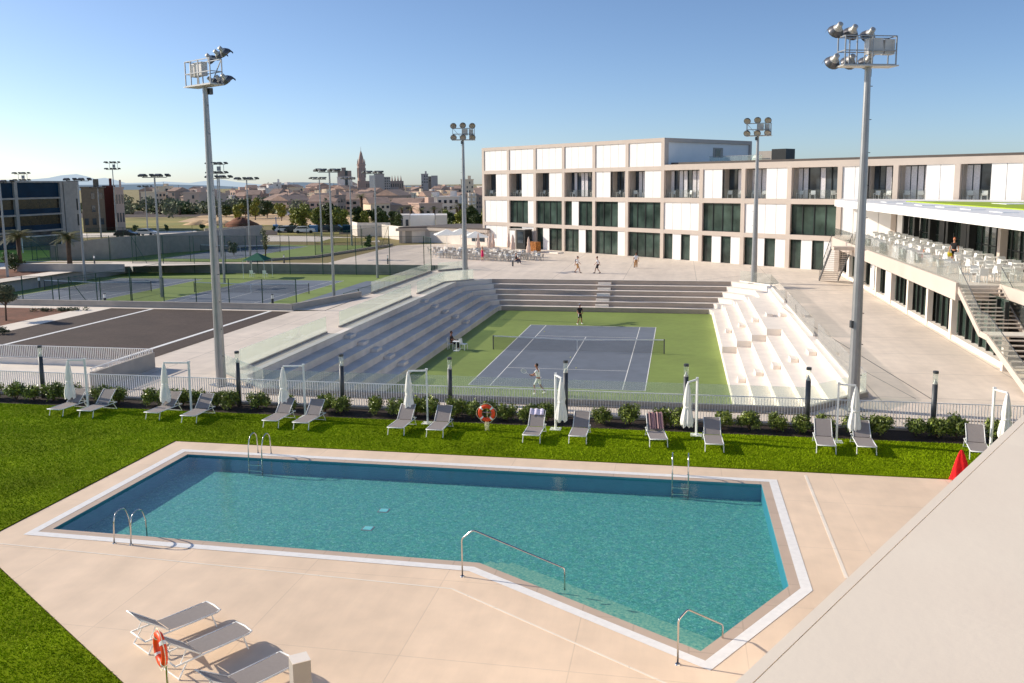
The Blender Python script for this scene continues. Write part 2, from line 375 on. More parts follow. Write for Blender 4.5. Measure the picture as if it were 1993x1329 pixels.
# ================================================================== SETTING
ZC, ZA = -2.68, -1.2
RISE = 2.68/6
def octo(k):
    """outline of the sunken bowl at tier k: 0 court floor, 5 rim"""
    x0, x1 = -4.65-.92*k, 15.95+1.0*k
    y0, y1 = -8.5-1.1*k, 32.3+.82*k
    c = .25+.56*k
    return [(x0+c, y0), (x1-c, y0), (x1, y0+c), (x1, y1-c), (x1-c, y1), (x0+c, y1), (x0, y1-c), (x0, y0+c)]
RIM = octo(5)
POOL = [(-4.9, -23.85), (15.63, -23.85), (15.63, -31.3), (13.45, -34.75), (7.86, -31.25), (-4.9, -31.05)]
def offset(poly, d):
    """grow a polygon outwards by d"""
    n = len(poly); a = sum(poly[i][0]*poly[(i+1) % n][1]-poly[(i+1) % n][0]*poly[i][1] for i in range(n)); s = 1 if a > 0 else -1
    out = []
    for i in range(n):
        p0, p1, p2 = (Vector(poly[(i+k) % n]) for k in (-1, 0, 1))
        e1 = (p1-p0).normalized(); e2 = (p2-p1).normalized()
        n1 = Vector((e1.y, -e1.x))*s; n2 = Vector((e2.y, -e2.x))*s; b = (n1+n2).normalized()
        out.append(tuple(p1+b*(d/max(.4, b.dot(n1)))))
    return out
HOLE_A = [(-57, 12.3), (-14.6, 12.3), (-14.6, 50.5), (-57, 50.5)]
# ground out to the horizon
g = MB(); g.poly([(-6000, -900), (6000, -900), (6000, 9000), (-6000, 9000)], -.03, [offset(RIM, -.01), HOLE_A, POOL])
struct('ground', g, M['ground'])
# plaza paving
g = MB(); g.poly([(-16.4, -15.9), (60, -15.9), (60, 64), (24, 82), (-17, 90), (-27, 88), (-32, 84), (-31, 52.6), (-75, 52.6), (-75, 50.6), (-14.5, 50.6), (-14.5, 12.2), (-16.95, 11.6), (-16.95, -9.6)], 0, [RIM])
struct('plaza_paving', g, M['plaza'])
g = MB(); g.poly([(-60, -16.0), (60, -16.0), (60, -16.5), (-60, -16.5)], .004); g.poly([(-60, -15.9), (-16.4, -15.9), (-16.4, -9.6), (-60, -9.6)], .002)
struct('path_behind_fence', g, M['path'])
g = MB(); g.b2(-16.4, 42, -14.75, -14.55, .0, .006); struct('drain_channel', g, M['roof_dark'])
g = MB(); lift = Vector((0, 0, .004))
for a, b, w in (((1512, 592), (1812, 776), .05), ((1622, 690), (1782, 776), .03), ((1500, 563), (1640, 566), .04), ((790, 489), (1000, 505), .05), ((1240, 560), (1500, 530), .03)):
    g.bar(at(*a)+lift, at(*b)+lift, w, .004)
struct('paving_joint', g, M['roof_dark'])
# driveway of brown asphalt with pale side lines
g = MB(); g.poly([(-32.7, -9.5), (-17.0, -9.5), (-17.0, 11.4), (-32.7, 11.4)], .006); struct('asphalt_road', g, M['asphalt'])
for x in (-29.0, -18.75):
    g = MB(); g.poly([(x-.16, -9.5), (x+.16, -9.5), (x+.16, 11.4), (x-.16, 11.4)], .011); struct('road_line', g, M['line'])
g = MB(); g.poly([(-35.0, -9.5), (-32.7, -9.5), (-32.7, 11.4), (-17.0, 11.4), (-17.0, 12.25), (-60, 12.25), (-60, 10.6), (-35.0, 10.6)], .008); struct('path_beside_road', g, M['path'])
g = MB(); g.poly([(-70, -9.5), (-35.0, -9.5), (-35.0, 10.6), (-70, 10.6)], .004); struct('soil_bed', g, M['soil'])
g = MB(); g.poly([(-100, 12.3), (-59.8, 12.3), (-59.8, 47.5), (-100, 47.5)], .004); struct('soil_bed', g, M['soil'])
g = MB(); g.poly([(-59.8, 12.3), (-57.0, 12.3), (-57.0, 50.5), (-59.8, 50.5)], .008); struct('path_beside_courts', g, M['path'])
# pool deck, coping, overflow band
DECK = [(-6.28, -22.38), (40, -22.38), (40, -60), (35.5, -60), (-6.28, -32.4)]
POB = offset(POOL, .50)
g = MB(); g.poly(DECK, .0, [offset(POOL, .46)]); struct('pool_deck', g, M['deck'])
g = MB(); g.poly(offset(POOL, .475), .003, [POOL]); struct('pool_coping', g, M['coping'])
g = MB()
PI_, PO_ = offset(POOL, .27), offset(POOL, .54)
g.poly(PO_, .009, [PI_])
struct('pool_overflow_band', g, M['band'])
g = MB()
p0, p1 = at(1568, 925), at(1648, 1125)
g.bar(Vector(p0)+Vector((0, 0, .004)), Vector(p1)+Vector((0, 0, .004)), .09, .006); 
p0, p1 = at(0, 1058), at(880, 1146); g.bar(Vector(p0)+Vector((0, 0, .004)), Vector(p1)+Vector((0, 0, .004)), .05, .006)
p0, p1 = at(880, 1146), at(1330, 1345); g.bar(Vector(p0)+Vector((0, 0, .004)), Vector(p1)+Vector((0, 0, .004)), .05, .006)
struct('deck_drain_line', g, M['path'])
# pool shell: floor seen through the water, walls, a shallow beach along the slanted side
PD = -.56
g = MB(); gw = MB(); g.poly(offset(POOL, .02), PD)
n = len(POOL)
for i in range(n):
    a, b = POOL[i], POOL[(i+1) % n]
    gw.add([(a[0], a[1], PD), (b[0], b[1], PD), (b[0], b[1], .003), (a[0], a[1], .003)], [(0, 1, 2, 3)])
struct('pool_wall', gw, M['pool_wall'])
gs = MB()
A_, B_ = Vector((7.86, -31.25, 0)), Vector((13.45, -34.75, 0)); nrm = Vector((3.5, 5.59, 0)).normalized()
for k in range(3):
    d0 = .42*(k+1); z = -.09-.16*k
    gs.add([A_+Vector((0, 0, z)), B_+Vector((0, 0, z)), B_+nrm*d0+Vector((0, 0, z)), A_+nrm*d0+Vector((0, 0, z)), B_+nrm*d0+Vector((0, 0, PD)), A_+nrm*d0+Vector((0, 0, PD))], [(0, 1, 2, 3), (3, 2, 4, 5)])
struct('pool_basin', g, M['mosaic']); struct('pool_steps', gs, M['step_caustic'])
g = MB(); g.poly(offset(POOL, -.001), -.055); struct('pool_water', g, M['water'])
for px, py in ((747, 996), (716, 1031)):
    p = at(px, py, -.6); g = MB(); g.b2(p.x-.13, p.x+.13, p.y-.13, p.y+.13, PD+.002, PD+.02)
    o = g.build('pool_drain', mat('drain_cover', srgb(120, 190, 190))); 
    g2 = MB(); g2.b2(p.x-.17, p.x+.17, p.y-.17, p.y+.17, PD, PD+.01); g2.build('rim', M['lens'], o)
    tag(o, 'small square floor drain under the water, %s' % ('farther from the long near edge' if py < 1000 else 'nearer to the long near edge'), 'drain', 'drains on the pool floor')
# lawn: base plus cut blades
L1 = [(-60, -18.15), (45, -18.15), (45, -22.36), (-6.32, -22.36), (-6.32, -32.42), (36, -60.4), (36, -75), (-60, -75)]
g = MB(); g.poly(L1, .028)
for a, b in (((45, -22.36), (-6.32, -22.36)), ((-6.32, -22.36), (-6.32, -32.42)), ((-6.32, -32.42), (36, -60.4))):
    g.add([(a[0], a[1], 0), (b[0], b[1], 0), (b[0], b[1], .028), (a[0], a[1], .028)], [(0, 1, 2, 3)])
struct('lawn', g, M['turf'])
def tufts():
    rg = np.random.default_rng(3); out = []
    def fill(x0, x1, y0, y1, dens, test=None):
        n = int((x1-x0)*(y1-y0)*dens); P = np.stack([rg.uniform(x0, x1, n), rg.uniform(y0, y1, n)], 1)
        if test is not None: P = P[test(P)]
        out.append(P)
    fill(-24, 27, -22.33, -18.17, 640)
    fill(-24, -6.34, -31.0, -22.33, 520)
    fill(-14, 4, -42, -31.0, 640, lambda P: (P[:, 0] < -6.34) | (P[:, 1] < -32.45-(P[:, 0]+6.28)*.661))
    P = np.concatenate(out); n = len(P); a = rg.uniform(0, 2*PI, n); h = rg.uniform(.022, .055, n); w = rg.uniform(.010, .022, n)
    lean = rg.normal(size=(n, 2))*.022; z0 = np.full(n, .02)
    dx, dy = np.cos(a)*w, np.sin(a)*w
    V = np.stack([np.stack([P[:, 0]-dx, P[:, 1]-dy, z0], 1), np.stack([P[:, 0]+dx, P[:, 1]+dy, z0], 1), np.stack([P[:, 0]+lean[:, 0], P[:, 1]+lean[:, 1], .028+h], 1)], 1)
    return V
o = np_mesh('grass', tufts(), 3, M['blade']); tag(o, kind='stuff')
g = MB(); g.poly([(-60, -18.15), (45, -18.15), (45, -16.5), (-60, -16.5)], .012); struct('planting_bed', g, M['mulch'])
g = MB(); g.b2(-60, 45, -16.56, -16.42, 0, .10); struct('bed_kerb', g, M['grey_conc'])

# ------------------------------------------------------------------ sunken court
g = MB(); g.poly(octo(0), ZC); struct('court_floor', g, M['court_green'])
g = MB(); g.poly([(0, 0), (10.97, 0), (10.97, 23.77), (0, 23.77)], ZC+.004); struct('court_playing_surface', g, M['court_blue'])
def court_lines(cx, cy, z, name='court_lines', w=.055):
    g = MB(); L = lambda x0, y0, x1, y1: g.poly([(cx+x0, cy+y0), (cx+x1, cy+y0), (cx+x1, cy+y1), (cx+x0, cy+y1)], z)
    for x in (0, 10.97): L(x-w/2, 0, x+w/2, 23.77)
    for x in (1.37, 9.6): L(x-w/2, w, x+w/2, 23.77-w)
    for y in (0, 23.77-w): L(w/2, y, 10.97-w/2, y+w) if False else None
    g.poly([(cx-w/2, cy-w), (cx+10.97+w/2, cy-w), (cx+10.97+w/2, cy), (cx-w/2, cy)], z)
    g.poly([(cx-w/2, cy+23.77), (cx+10.97+w/2, cy+23.77), (cx+10.97+w/2, cy+23.77+w), (cx-w/2, cy+23.77+w)], z)
    for y in (5.485, 18.285): L(1.37+w/2, y-w/2, 9.6-w/2, y+w/2)
    L(5.485-w/2, 5.485+w/2, 5.485+w/2, 18.285-w/2)
    struct(name, g, M['line'])
court_lines(0, 0, ZC+.009)
def tennis_net(cx, cy, z, label, group=None):
    t = empty('tennis_net', (cx+5.485, cy+11.885, z), 0, label, 'tennis net', group)
    x = 6.4
    for s in (-1, 1):
        MB().tube([(s*x, 0, 0), (s*x, 0, 1.09)], .045, 10).build('net_post', M['steel_dark'], t)
    n = MB(); k = 16; top = [(-x+2*x*i/k, 0, 1.07-.155*(1-abs(2*i/k-1))) for i in range(k+1)]
    for i in range(k):
        a, b = top[i], top[i+1]; n.add([(a[0], 0, .02), (b[0], 0, .02), b, a], [(0, 1, 2, 3)])
    n.build('net_mesh', M['net'], t)
    b = MB()
    for i in range(k): b.bar((top[i][0], -.004, top[i][2]-.03), (top[i+1][0], -.004, top[i+1][2]-.03), .018, .075)
    b.build('top_band', M['white_paint'], t)
    MB().b2(-.028, .028, -.012, .012, 0, .90).build('centre_strap', M['white_paint'], t)
    return t
tennis_net(0, 0, ZC+.004, 'long net with white top band across the sunken stadium court')
# stands: treads and risers between neighbouring outlines
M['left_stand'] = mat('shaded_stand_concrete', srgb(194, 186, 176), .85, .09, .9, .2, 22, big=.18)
def stand(name, edges, label, extra=None):
    g = MB()
    for e in edges:
        for k in range(6):
            P = octo(k); a, b = P[e], P[(e+1) % 8]; z0, z1 = ZC+RISE*k, ZC+RISE*(k+1); 
            g.add([(a[0], a[1], z0), (b[0], b[1], z0), (b[0], b[1], z1), (a[0], a[1], z1)], [(3, 2, 1, 0)])
            if k < 5:
                Q = octo(k+1); c, d = Q[(e+1) % 8], Q[e]
                g.add([(a[0], a[1], z1), (b[0], b[1], z1), (c[0], c[1], z1), (d[0], d[1], z1)], [(3, 2, 1, 0)], 1)
    o = g.build(name, [M['stand_conc'], M['white_conc']] if 'behind' in label else ([M['left_stand'], M['left_stand']] if 'left side' in label else [M['white_conc'], M['white_conc']])); tag(o, label, 'grandstand')  # far stand: sunlight on the treads put into colour, paler than the risers
    return o
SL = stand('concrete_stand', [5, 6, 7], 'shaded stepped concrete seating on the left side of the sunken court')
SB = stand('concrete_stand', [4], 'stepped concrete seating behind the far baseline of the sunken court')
SR = stand('concrete_stand', [2, 3], 'sunlit white stepped seating right of the sunken court')
SN = stand('concrete_stand', [0, 1], 'stepped wall of the sunken court nearest the pool')
g = MB()
for k in range(4):
    x0 = 15.95+k; g.b2(x0+.003, 16.95+k-.003, 10.5, 28.6-.2*k, ZC+RISE*(k+1)-.02, ZC+RISE*(k+2))
g.build('raised_tier', M['white_conc'], SR)
def blocks(parent, side):
    out = []
    for k in range(5):
        z = ZC+RISE*(k+1)
        if side[0] == 'L': x = -4.65-.92*(k+1)+.25; c = (x, side[1]); d = (.44, 1.1, .22)
        elif side[0] == 'R': x = 15.95+(k+1)-.25; c = (x, side[1]); d = (.44, 1.1, .22); z += RISE if (side[1] > 10.5 and k < 4) else 0
        else: c = (side[1], 32.3+.82*(k+1)-.23); d = (1.3, .42, .22)
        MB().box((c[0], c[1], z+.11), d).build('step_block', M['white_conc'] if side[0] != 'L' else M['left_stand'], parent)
blocks(SL, ('L', 3.3)); blocks(SL, ('L', 21.2)); blocks(SR, ('R', 1.6)); blocks(SR, ('R', 16.9)); blocks(SB, ('B', 5.5))
# pale lip along the rim
g = MB()
RO = offset(RIM, .42)
g.poly(RO, .006, [offset(RIM, -.004)]); struct('rim_edge', g, M['white_conc'])
# glass guards
def glass_guard(pts, label, h=1.12, kerb=.12, gap=2.2, m='guard', kw=.16, km='grey_conc'):
    t = empty('glass_balustrade', (pts[0][0], pts[0][1], pts[0][2] if len(pts[0]) > 2 else 0), 0, label, 'glass guard', 'glass guards')
    o = Vector(t.location); P = [Vector((p[0], p[1], p[2] if len(p) > 2 else 0))-o for p in pts]
    if kerb > 0:
        k = MB()
        for a, b in zip(P[:-1], P[1:]): k.bar(a+Vector((0, 0, kerb/2)), b+Vector((0, 0, kerb/2)), kw, kerb)
        k.build('kerb', M[km], t)
    for a, b in zip(P[:-1], P[1:]):
        L = (b-a).length; n = max(1, round(L/gap)); d = (b-a)/n; u = d.normalized()
        for i in range(n):
            p, q = a+d*i+u*.012, a+d*(i+1)-u*.012
            MB().bar(p+Vector((0, 0, kerb+(h-kerb)/2)), q+Vector((0, 0, kerb+(h-kerb)/2)), .018, h-kerb).build('glass_pane', M[m], t)
    return t
gx = -10.28
glass_guard([(gx, -9.6), (gx, 2.3)], 'glass guard left of the sunken court, stretch nearest the pool', m='guard_strong')
glass_guard([(gx, 4.6), (gx, 21.4)], 'glass guard left of the sunken court, long middle stretch', m='guard_strong')
glass_guard([(gx, 23.2), (gx, 32.5), (gx+2.4, 35.2)], 'glass guard left of the sunken court, far stretch by the slim floodlight mast', m='guard_strong')
glass_guard([(-11.3, -10.2), (-8.2, -12.9), (-6.6, -14.25)], 'slanting glass guard at the near left corner of the court rim', m='guard_strong')
glass_guard([(-6.6, -14.3), (18.2, -14.3)], 'glass guard on the court rim parallel to the picket fence', kerb=.24, kw=.26)
glass_guard([(18.2, -14.3), (21.35, -10.9)], 'short glass guard across the near right corner of the court rim', kerb=.24, kw=.26)
glass_guard([(21.35, -10.9), (21.35, 3.6)], 'glass guard right of the white stand, stretch nearest the pool', m='guard_faint', km='white_conc')
glass_guard([(21.35, 5.2), (21.35, 19.6)], 'glass guard right of the white stand, middle stretch', m='guard_faint', km='white_conc')
glass_guard([(21.35, 21.2), (21.35, 33), (18.8, 36.4)], 'glass guard right of the white stand, far stretch with a bend', m='guard_faint', km='white_conc')
glass_guard([(-14.5, 22.9), (-14.5, 42.5)], 'glass guard on a kerb beside the lower courts', h=1.1, kerb=.2)
glass_guard([(-13.9, 43.2), (-11.2, 46.5)], 'short glass guard at the end of the kerb by the mesh fence corner', h=1.0, kerb=.2)
# ------------------------------------------------------------------ lower courts at the left
g = MB(); g.poly(HOLE_A, ZA); struct('lower_court_floor', g, M['court_green'])
def wallbox(name, x0, x1, y0, y1, z0, z1, m, label, cat='wall', group=None):
    o = MB().b2(x0, x1, y0, y1, z0, z1).build(name, m); return tag(o, label, cat, group)
wallbox('retaining_wall', -57, -14.6, 50.5, 50.8, ZA, .03, M['grey_conc'], 'long grey retaining wall along the far end of the lower tennis courts')
wallbox('parapet_wall', -57, -17.2, 12.0, 12.3, ZA, .5, M['grey_conc'], 'low grey wall between the brown driveway and the lower tennis courts')
o = MB(); o.bar((-17.3, 12.15, -.35), (-14.7, 20.6, -.35), .3, 1.7); 
tag(o.build('parapet_wall', M['grey_conc']), 'slanting end of the low grey wall beside the glass guards', 'wall')
wallbox('retaining_wall', -14.75, -14.55, 20.6, 50.5, ZA, .02, M['grey_conc'], 'side retaining wall of the lower courts under the kerb')
g = MB(); g.add([(-57, 12.3, ZA), (-57, 50.5, ZA), (-57.6, 50.5, 0), (-57.6, 12.3, 0)], [(0, 1, 2, 3)]); struct('terrain_bank', g, M['grey_conc'])
g = MB(); g.poly([(-17.2, 12.3), (-14.6, 20.7), (-14.6, 12.3)], .001); struct('path_corner', g, M['plaza'])
for i, cx in enumerate((-36.2, -54.0)):
    g = MB(); g.poly([(cx, 19.6), (cx+10.97, 19.6), (cx+10.97, 43.4), (cx, 43.4)], ZA+.004); struct('lower_court_surface', g, M['court_blue'])
    court_lines(cx, 19.6, ZA+.009, 'lower_court_lines')
    tennis_net(cx, 19.6, ZA+.004, ('net of the lower tennis court beside the green gazebo' if i == 0 else 'net of the lower tennis court next to the red soil bed'))
g = MB(); g.poly([(-22.5, 21.5), (-18.2, 27), (-18.2, 43.4), (-22.5, 43.4)], ZA+.004); struct('lower_court_surface', g, M['court_blue'])
# upper courts behind the retaining wall
g = MB(); g.poly([(-75, 53), (-42, 53), (-36.3, 60), (-33, 84), (-75, 84)], .014); struct('upper_court_floor', g, M['court_green'])
for cx in (-57.0, -73.5):
    g = MB(); g.poly([(cx, 57), (cx+10.97, 57), (cx+10.97, 80.8), (cx, 80.8)], .02); struct('upper_court_surface', g, M['court_blue'])
    court_lines(cx, 57, .026, 'upper_court_lines')
    tennis_net(cx, 57, .02, ('net of the upper tennis court nearer the plaza' if cx > -60 else 'net of the upper tennis court against the tall grey wall'))
o = MB(); o.bar((-42.2, 52.9, .14), (-36.0, 60, .14), .3, .3); o.bar((-36.0, 60, .14), (-32.8, 84, .14), .3, .3)
tag(o.build('court_kerb', M['grey_conc']), 'dark kerb wall round the upper tennis courts beside the plaza', 'kerb')
# tall grey walls
def wall_px(pts, h, label, th=.3, m='grey_conc', name='concrete_wall'):
    g = MB(); P = [at(a, b) if not isinstance(a, tuple) else None for a, b in pts]
    H = h if isinstance(h, list) else [h]*len(P)
    for i in range(len(P)-1):
        a, b = P[i], P[i+1]; d = (b-a).normalized(); n = Vector((-d.y, d.x, 0))*th/2
        g.add([a-n, b-n, b+n, a+n, a-n+Vector((0, 0, H[i])), b-n+Vector((0, 0, H[i+1])), b+n+Vector((0, 0, H[i+1])), a+n+Vector((0, 0, H[i]))],
              [(0, 1, 5, 4), (2, 3, 7, 6), (4, 5, 6, 7), (1, 2, 6, 5), (3, 0, 4, 7)])
    return tag(g.build(name, M[m]), label, 'wall')
a = [at(101, 506), at(215, 505), at(330, 492), at(430, 484)]
wall_px([(101, 506), (215, 505), (330, 492), (480, 482)], [zat(101, 477, a[0]), zat(215, 462, a[1]), zat(330, 455, a[2]), 3.2], 'tall grey concrete wall rising behind the upper courts')
w2 = at(455, 482); wall_px([(400, 484), (437, 482), (512, 479)], [zat(437, 443, at(437, 482)), zat(437, 443, at(437, 482)), zat(500, 438, at(512, 479))], 'grey concrete wall behind the bush at the end of the upper courts')
wall_px([(35, 528), (100, 528), (242, 529)], .9, 'low grey wall at the back of the red soil bed')
g = MB(); P = [at(-60, 525), at(-60, 512), at(425, 512), at(425, 514.5)]; g.poly([(p.x, p.y) for p in P], .006); struct('path_to_stadium', g, M['path'])
P = [at(-60, 511), at(-60, 487), at(96, 487), at(98, 508)]
g = MB(); g.poly([(p.x, p.y) for p in P], .01); struct('football_field', g, mat('bright_turf', (.62, .80, .10), .9, .1, .5))
# dry field and dirt between the courts and the town
def patch(name, px, m, z):
    P = [at(a, b) for a, b in px]; g = MB(); g.poly([(p.x, p.y) for p in P], z); return struct(name, g, m)
patch('field', [(140, 449), (400, 447), (560, 436), (560, 427), (160, 424)], M['field'], .02)
patch('dirt_field', [(150, 424), (420, 421), (640, 430), (640, 412), (150, 410)], M['asphalt'], .024)
patch('dirt_field', [(345, 432), (470, 437), (700, 440), (690, 423), (520, 414), (390, 420)], M['dirt'], .03)
patch('car_park', [(150, 463), (300, 458), (390, 453), (380, 449), (150, 455)], M['path'], .034)
patch('car_park', [(510, 457), (700, 455), (700, 447), (510, 448)], M['asphalt'], .038)
patch('path_by_car_park', [(520, 470), (740, 471), (735, 463), (520, 458)], M['path'], .03)
patch('verge', [(540, 457.5), (660, 456.5), (660, 452), (540, 453)], M['field'], .042)
patch('verge', [(610, 474), (720, 470), (770, 463), (650, 463)], M['field'], .036)
# far hills
def ridge(name, prof, dist, m, z0=-5):
    g = MB(); vs = []
    for i, (px, py) in enumerate(prof):
        p = far(px, dist); zt = zat(px, py, p); vs += [(p.x, p.y, z0), (p.x, p.y, zt)]
    back = []
    for i, (px, py) in enumerate(prof):
        p = far(px, dist*1.25); back.append((p.x, p.y, z0))
    n = len(prof); V = vs+back
    fs = [(2*i, 2*i+2, 2*i+3, 2*i+1) for i in range(n-1)]+[(2*i+1, 2*i+3, 2*n+i+1, 2*n+i) for i in range(n-1)]
    g.add(V, fs); o = g.build(name, m, smooth=False); o['kind'] = 'structure'; return o
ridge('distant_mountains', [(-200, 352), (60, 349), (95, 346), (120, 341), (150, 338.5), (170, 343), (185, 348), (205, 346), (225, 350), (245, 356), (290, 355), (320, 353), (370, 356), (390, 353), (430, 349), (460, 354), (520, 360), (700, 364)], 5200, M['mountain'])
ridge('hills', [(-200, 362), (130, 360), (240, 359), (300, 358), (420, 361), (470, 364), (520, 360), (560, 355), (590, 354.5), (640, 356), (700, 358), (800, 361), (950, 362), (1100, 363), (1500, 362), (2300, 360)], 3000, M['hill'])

# ================================================================== MAIN BUILDING
W = 6.082
BO_ = Vector((-17.94, 85.47, 0)); BA = R(-38.56)
BUv = Vector((math.cos(BA), math.sin(BA), 0)); BVv = Vector((-math.sin(BA), math.cos(BA), 0))
hotel = empty('long_building', BO_, BA, 'long pale building with a beige grid of columns, white panels and dark green glass', 'building')
# local axes: x along the facade, y into the building
FLOORS = [(0, 3.25), (3.78, 7.2), (7.79, 11.25), (11.8, 14.85)]
PAT = {3: ['WWWW']*6,
       2: ['BBWW', 'BBWW', 'BBWW', 'BBBB', 'WWBB', 'BBWW', 'BBBB', 'WWBB', 'BBWW', 'BBBB', 'WWBB', 'BBWW', 'BBWW', 'WWBB', 'BBWW'],
       1: ['WWWW', 'GGGW', 'GGGG', 'GWGG', 'GGGW', 'GGGG', 'WWWW', 'GGGG', 'WWWW', 'GGGG', 'WWWW', 'WWGG', 'GGGG', 'GGGG', 'GGGG'],
       0: ['WWWW', 'GGWW', 'GWGG', 'GGWG', 'GGGW', 'GGGG', 'GWGW', 'GWGW', 'GWGW', 'GWGW', 'GWGW', 'GWGW', 'GGGG', 'GGGG', 'GGGG']}
NB = 15; XE = NB*W
fr = MB()
for i in range(NB+1):
    top = 15.35 if i <= 6 else 11.95
    fr.b2(i*W-.27, i*W+.27, -.02, .42, 0, top-.5)
for z0, z1, n in ((3.25, 3.78, NB), (7.2, 7.79, NB)):
    for i in range(n): fr.b2(i*W+.27, (i+1)*W-.27, -.016, .5, z0, z1)
for i in range(6): fr.b2(i*W+.27, (i+1)*W-.27, -.016, .5, 11.25, 11.8)
fr.b2(-.27, 6*W+.27, -.02, .5, 14.85, 15.35)
for i in range(6, NB): fr.b2(i*W+(.272 if i == 6 else -.27), (i+1)*W-.27, -.018, .5, 11.25, 11.95)
fr.b2(6*W+.275, XE+.3, -.019, .45, 11.45, 11.951) if False else None
# end frame of the raised top storey, on the side towards the lower roof
D = 19.0
fr.b2(6*W-.25, 6*W+.27, .5, D, 14.85, 15.35); fr.b2(6*W-.25, 6*W+.27, D-.4, D, 11.9, 14.85); fr.b2(6*W-.25, 6*W+.27, .42, .8, 11.9, 14.85)
fr.build('frame', M['frame_beige'], hotel)
core = MB(); core.b2(-.1, XE, 2.3, 22, 0, 11.6); core.b2(-.1, 6*W-.05, 1.0, D, 11.6, 15.1); core.b2(-.26, -.1, .42, 22, 0, 11.6); core.b2(-.26, -.1, .42, D, 11.6, 15.2)
core.build('wall', M['white_conc'], hotel)
rf = MB(); rf.b2(6*W+.28, XE, .45, 22, 11.85, 11.98); rf.b2(6*W+.6, XE, .9, 1.2, 11.98, 12.22); rf.b2(-.1, 6*W-.1, .5, D, 15.1, 15.25)
rf.build('roof', M['roof_dark'], hotel)
so = MB()
for z in (3.5, 7.5): so.b2(0, XE, .5, 2.3, z-.2, z)
so.b2(0, XE, .5, 2.3, 11.3, 11.5); so.b2(0, XE, .43, 2.3, 7.6, 7.785)
so.build('floor_slab', M['recess'], hotel)
def runs(s):
    out = []; i = 0
    while i < len(s):
        j = i
        while j < len(s) and s[j] == s[i]: j += 1
        out.append((s[i], i, j)); i = j
    return out
rb = random.Random(5)
chairs_at = []
for fl, pats in PAT.items():
    z0, z1 = FLOORS[fl]
    for i, s in enumerate(pats):
        x0, x1 = i*W+.27, (i+1)*W-.27; sw = (x1-x0)/4
        for ch, a, b in runs(s):
            xa, xb = x0+a*sw, x0+b*sw
            if ch == 'W':
                y = .10
                o = MB()
                for k in range(a, b): o.b2(x0+k*sw+.025, x0+(k+1)*sw-.025, y, y+.12, z0, z1)
                p = o.build('wall_panel', M['panel'], hotel)
                MB().b2(xa+.01, xb-.01, y+.07, y+.16, z0+.001, z1-.001).build('joint_backing', M['panel_gap'], p)
            elif ch == 'G':
                p = MB()
                for k in range(a, b): p.b2(x0+k*sw+.004, x0+(k+1)*sw-.004, .34, .40, z0, z1)
                p = p.build('window', M['glass'], hotel)
                o = MB()
                for k in range(a, b+1): o.b2(x0+k*sw-.035, x0+k*sw+.035, .26, .33, z0+.06, z1-.06)
                o.b2(xa, xb, .262, .34, z0, z0+.06); o.b2(xa, xb, .262, .34, z1-.06, z1)
                if fl == 1: o.b2(xa, xb, .30, .334, z1-.62, z1-.56) if False else None
                o.build('window_frame', M['mullion'], p)
            else:
                p = MB().b2(xa, xb, 1.35, 1.41, z0, z1).build('balcony_window', M['glass2'], hotel)
                o = MB(); nm = (b-a)*2
                for k in range(0, nm+1): 
                    if k % 2 == 0 or rb.random() < .5: o.b2(xa+k*sw/2-.05, xa+k*sw/2+.05, 1.25, 1.34, z0, z1)
                o.build('window_frame', M['mullion'], p)
                c = MB()
                for k in range(nm):
                    if rb.random() < .5:
                        w = sw*.42; xk = xa+k*sw/2+.06
                        N = 8
                        for q in range(N):
                            u0, u1 = xk+w*q/N, xk+w*(q+1)/N; ya, yb = 1.28+.03*(q % 2), 1.28+.03*((q+1) % 2)
                            c.add([(u0, ya, z0+.05), (u1, yb, z0+.05), (u1, yb, z1-.1), (u0, ya, z1-.1)], [(0, 1, 2, 3)])
                if c.v: c.build('curtain', M['curtain'], p)
                w_ = MB(); w_.b2(xa, xa+.1, .45, 1.35, z0, z1); w_.b2(xb-.1, xb, .45, 1.35, z0, z1); w_.build('side_wall', M['recess'], p)
                MB().b2(xa+.02, xb-.02, .30, .33, z0, z0+1.02).build('balcony_glass', M['guard_clear'], p)
                for k in range(b-a):
                    if fl == 2 and (k in (0, b-a-1) or rb.random() < .6): chairs_at.append((xa+(k+.5)*sw, .8, z0, i, s))
# side wall of the raised storey
p = MB().b2(6*W-.05, 6*W+.02, .8, D-.4, 11.95, 14.85).build('end_wall', M['panel'], hotel)
MB().b2(6*W+.02, 6*W+.05, 10.4, 12.6, 13.0, 14.3).build('window_surround', M['box_grey'], p)
MB().b2(6*W+.05, 6*W+.07, 10.9, 12.0, 13.1, 14.1).build('window', M['glass2'], p)
# balcony chairs
def chair_proto(name='balcony_chair', label='white framed armchair standing on an upper balcony', group='chairs on the balconies'):
    t = empty(name, (0, 0, -50), 0, label, 'chair', group)
    g = MB()
    for x in (-.26, .26):
        for y in (-.24, .26): g.bar((x, y, 0), (x, y, .62 if y < 0 else .44), .035)
        g.bar((x, -.24, .62), (x, .26, .62), .04)
    g.build('frame', M['white_paint'], t)
    MB().b2(-.26, .26, -.26, .26, .42, .45).build('seat', M['sling'], t)
    b = MB(); b.bar((0, .27, .44), (0, .36, .9), .5, .03); b.build('backrest', M['white_paint'], t)
    return t
bc = chair_proto(); first = True
def hl(x, y, z=0):
    return BO_+BUv*x+BVv*y+Vector((0, 0, z))
for (x, y, z, i, s) in chairs_at:
    p = hl(x+rb.uniform(-.2, .2), y, z); rz = BA+rb.uniform(-.9, .9)
    if first: bc.location = p; bc.rotation_euler = (0, 0, rz); first = False
    else: dup(bc, p, rz)
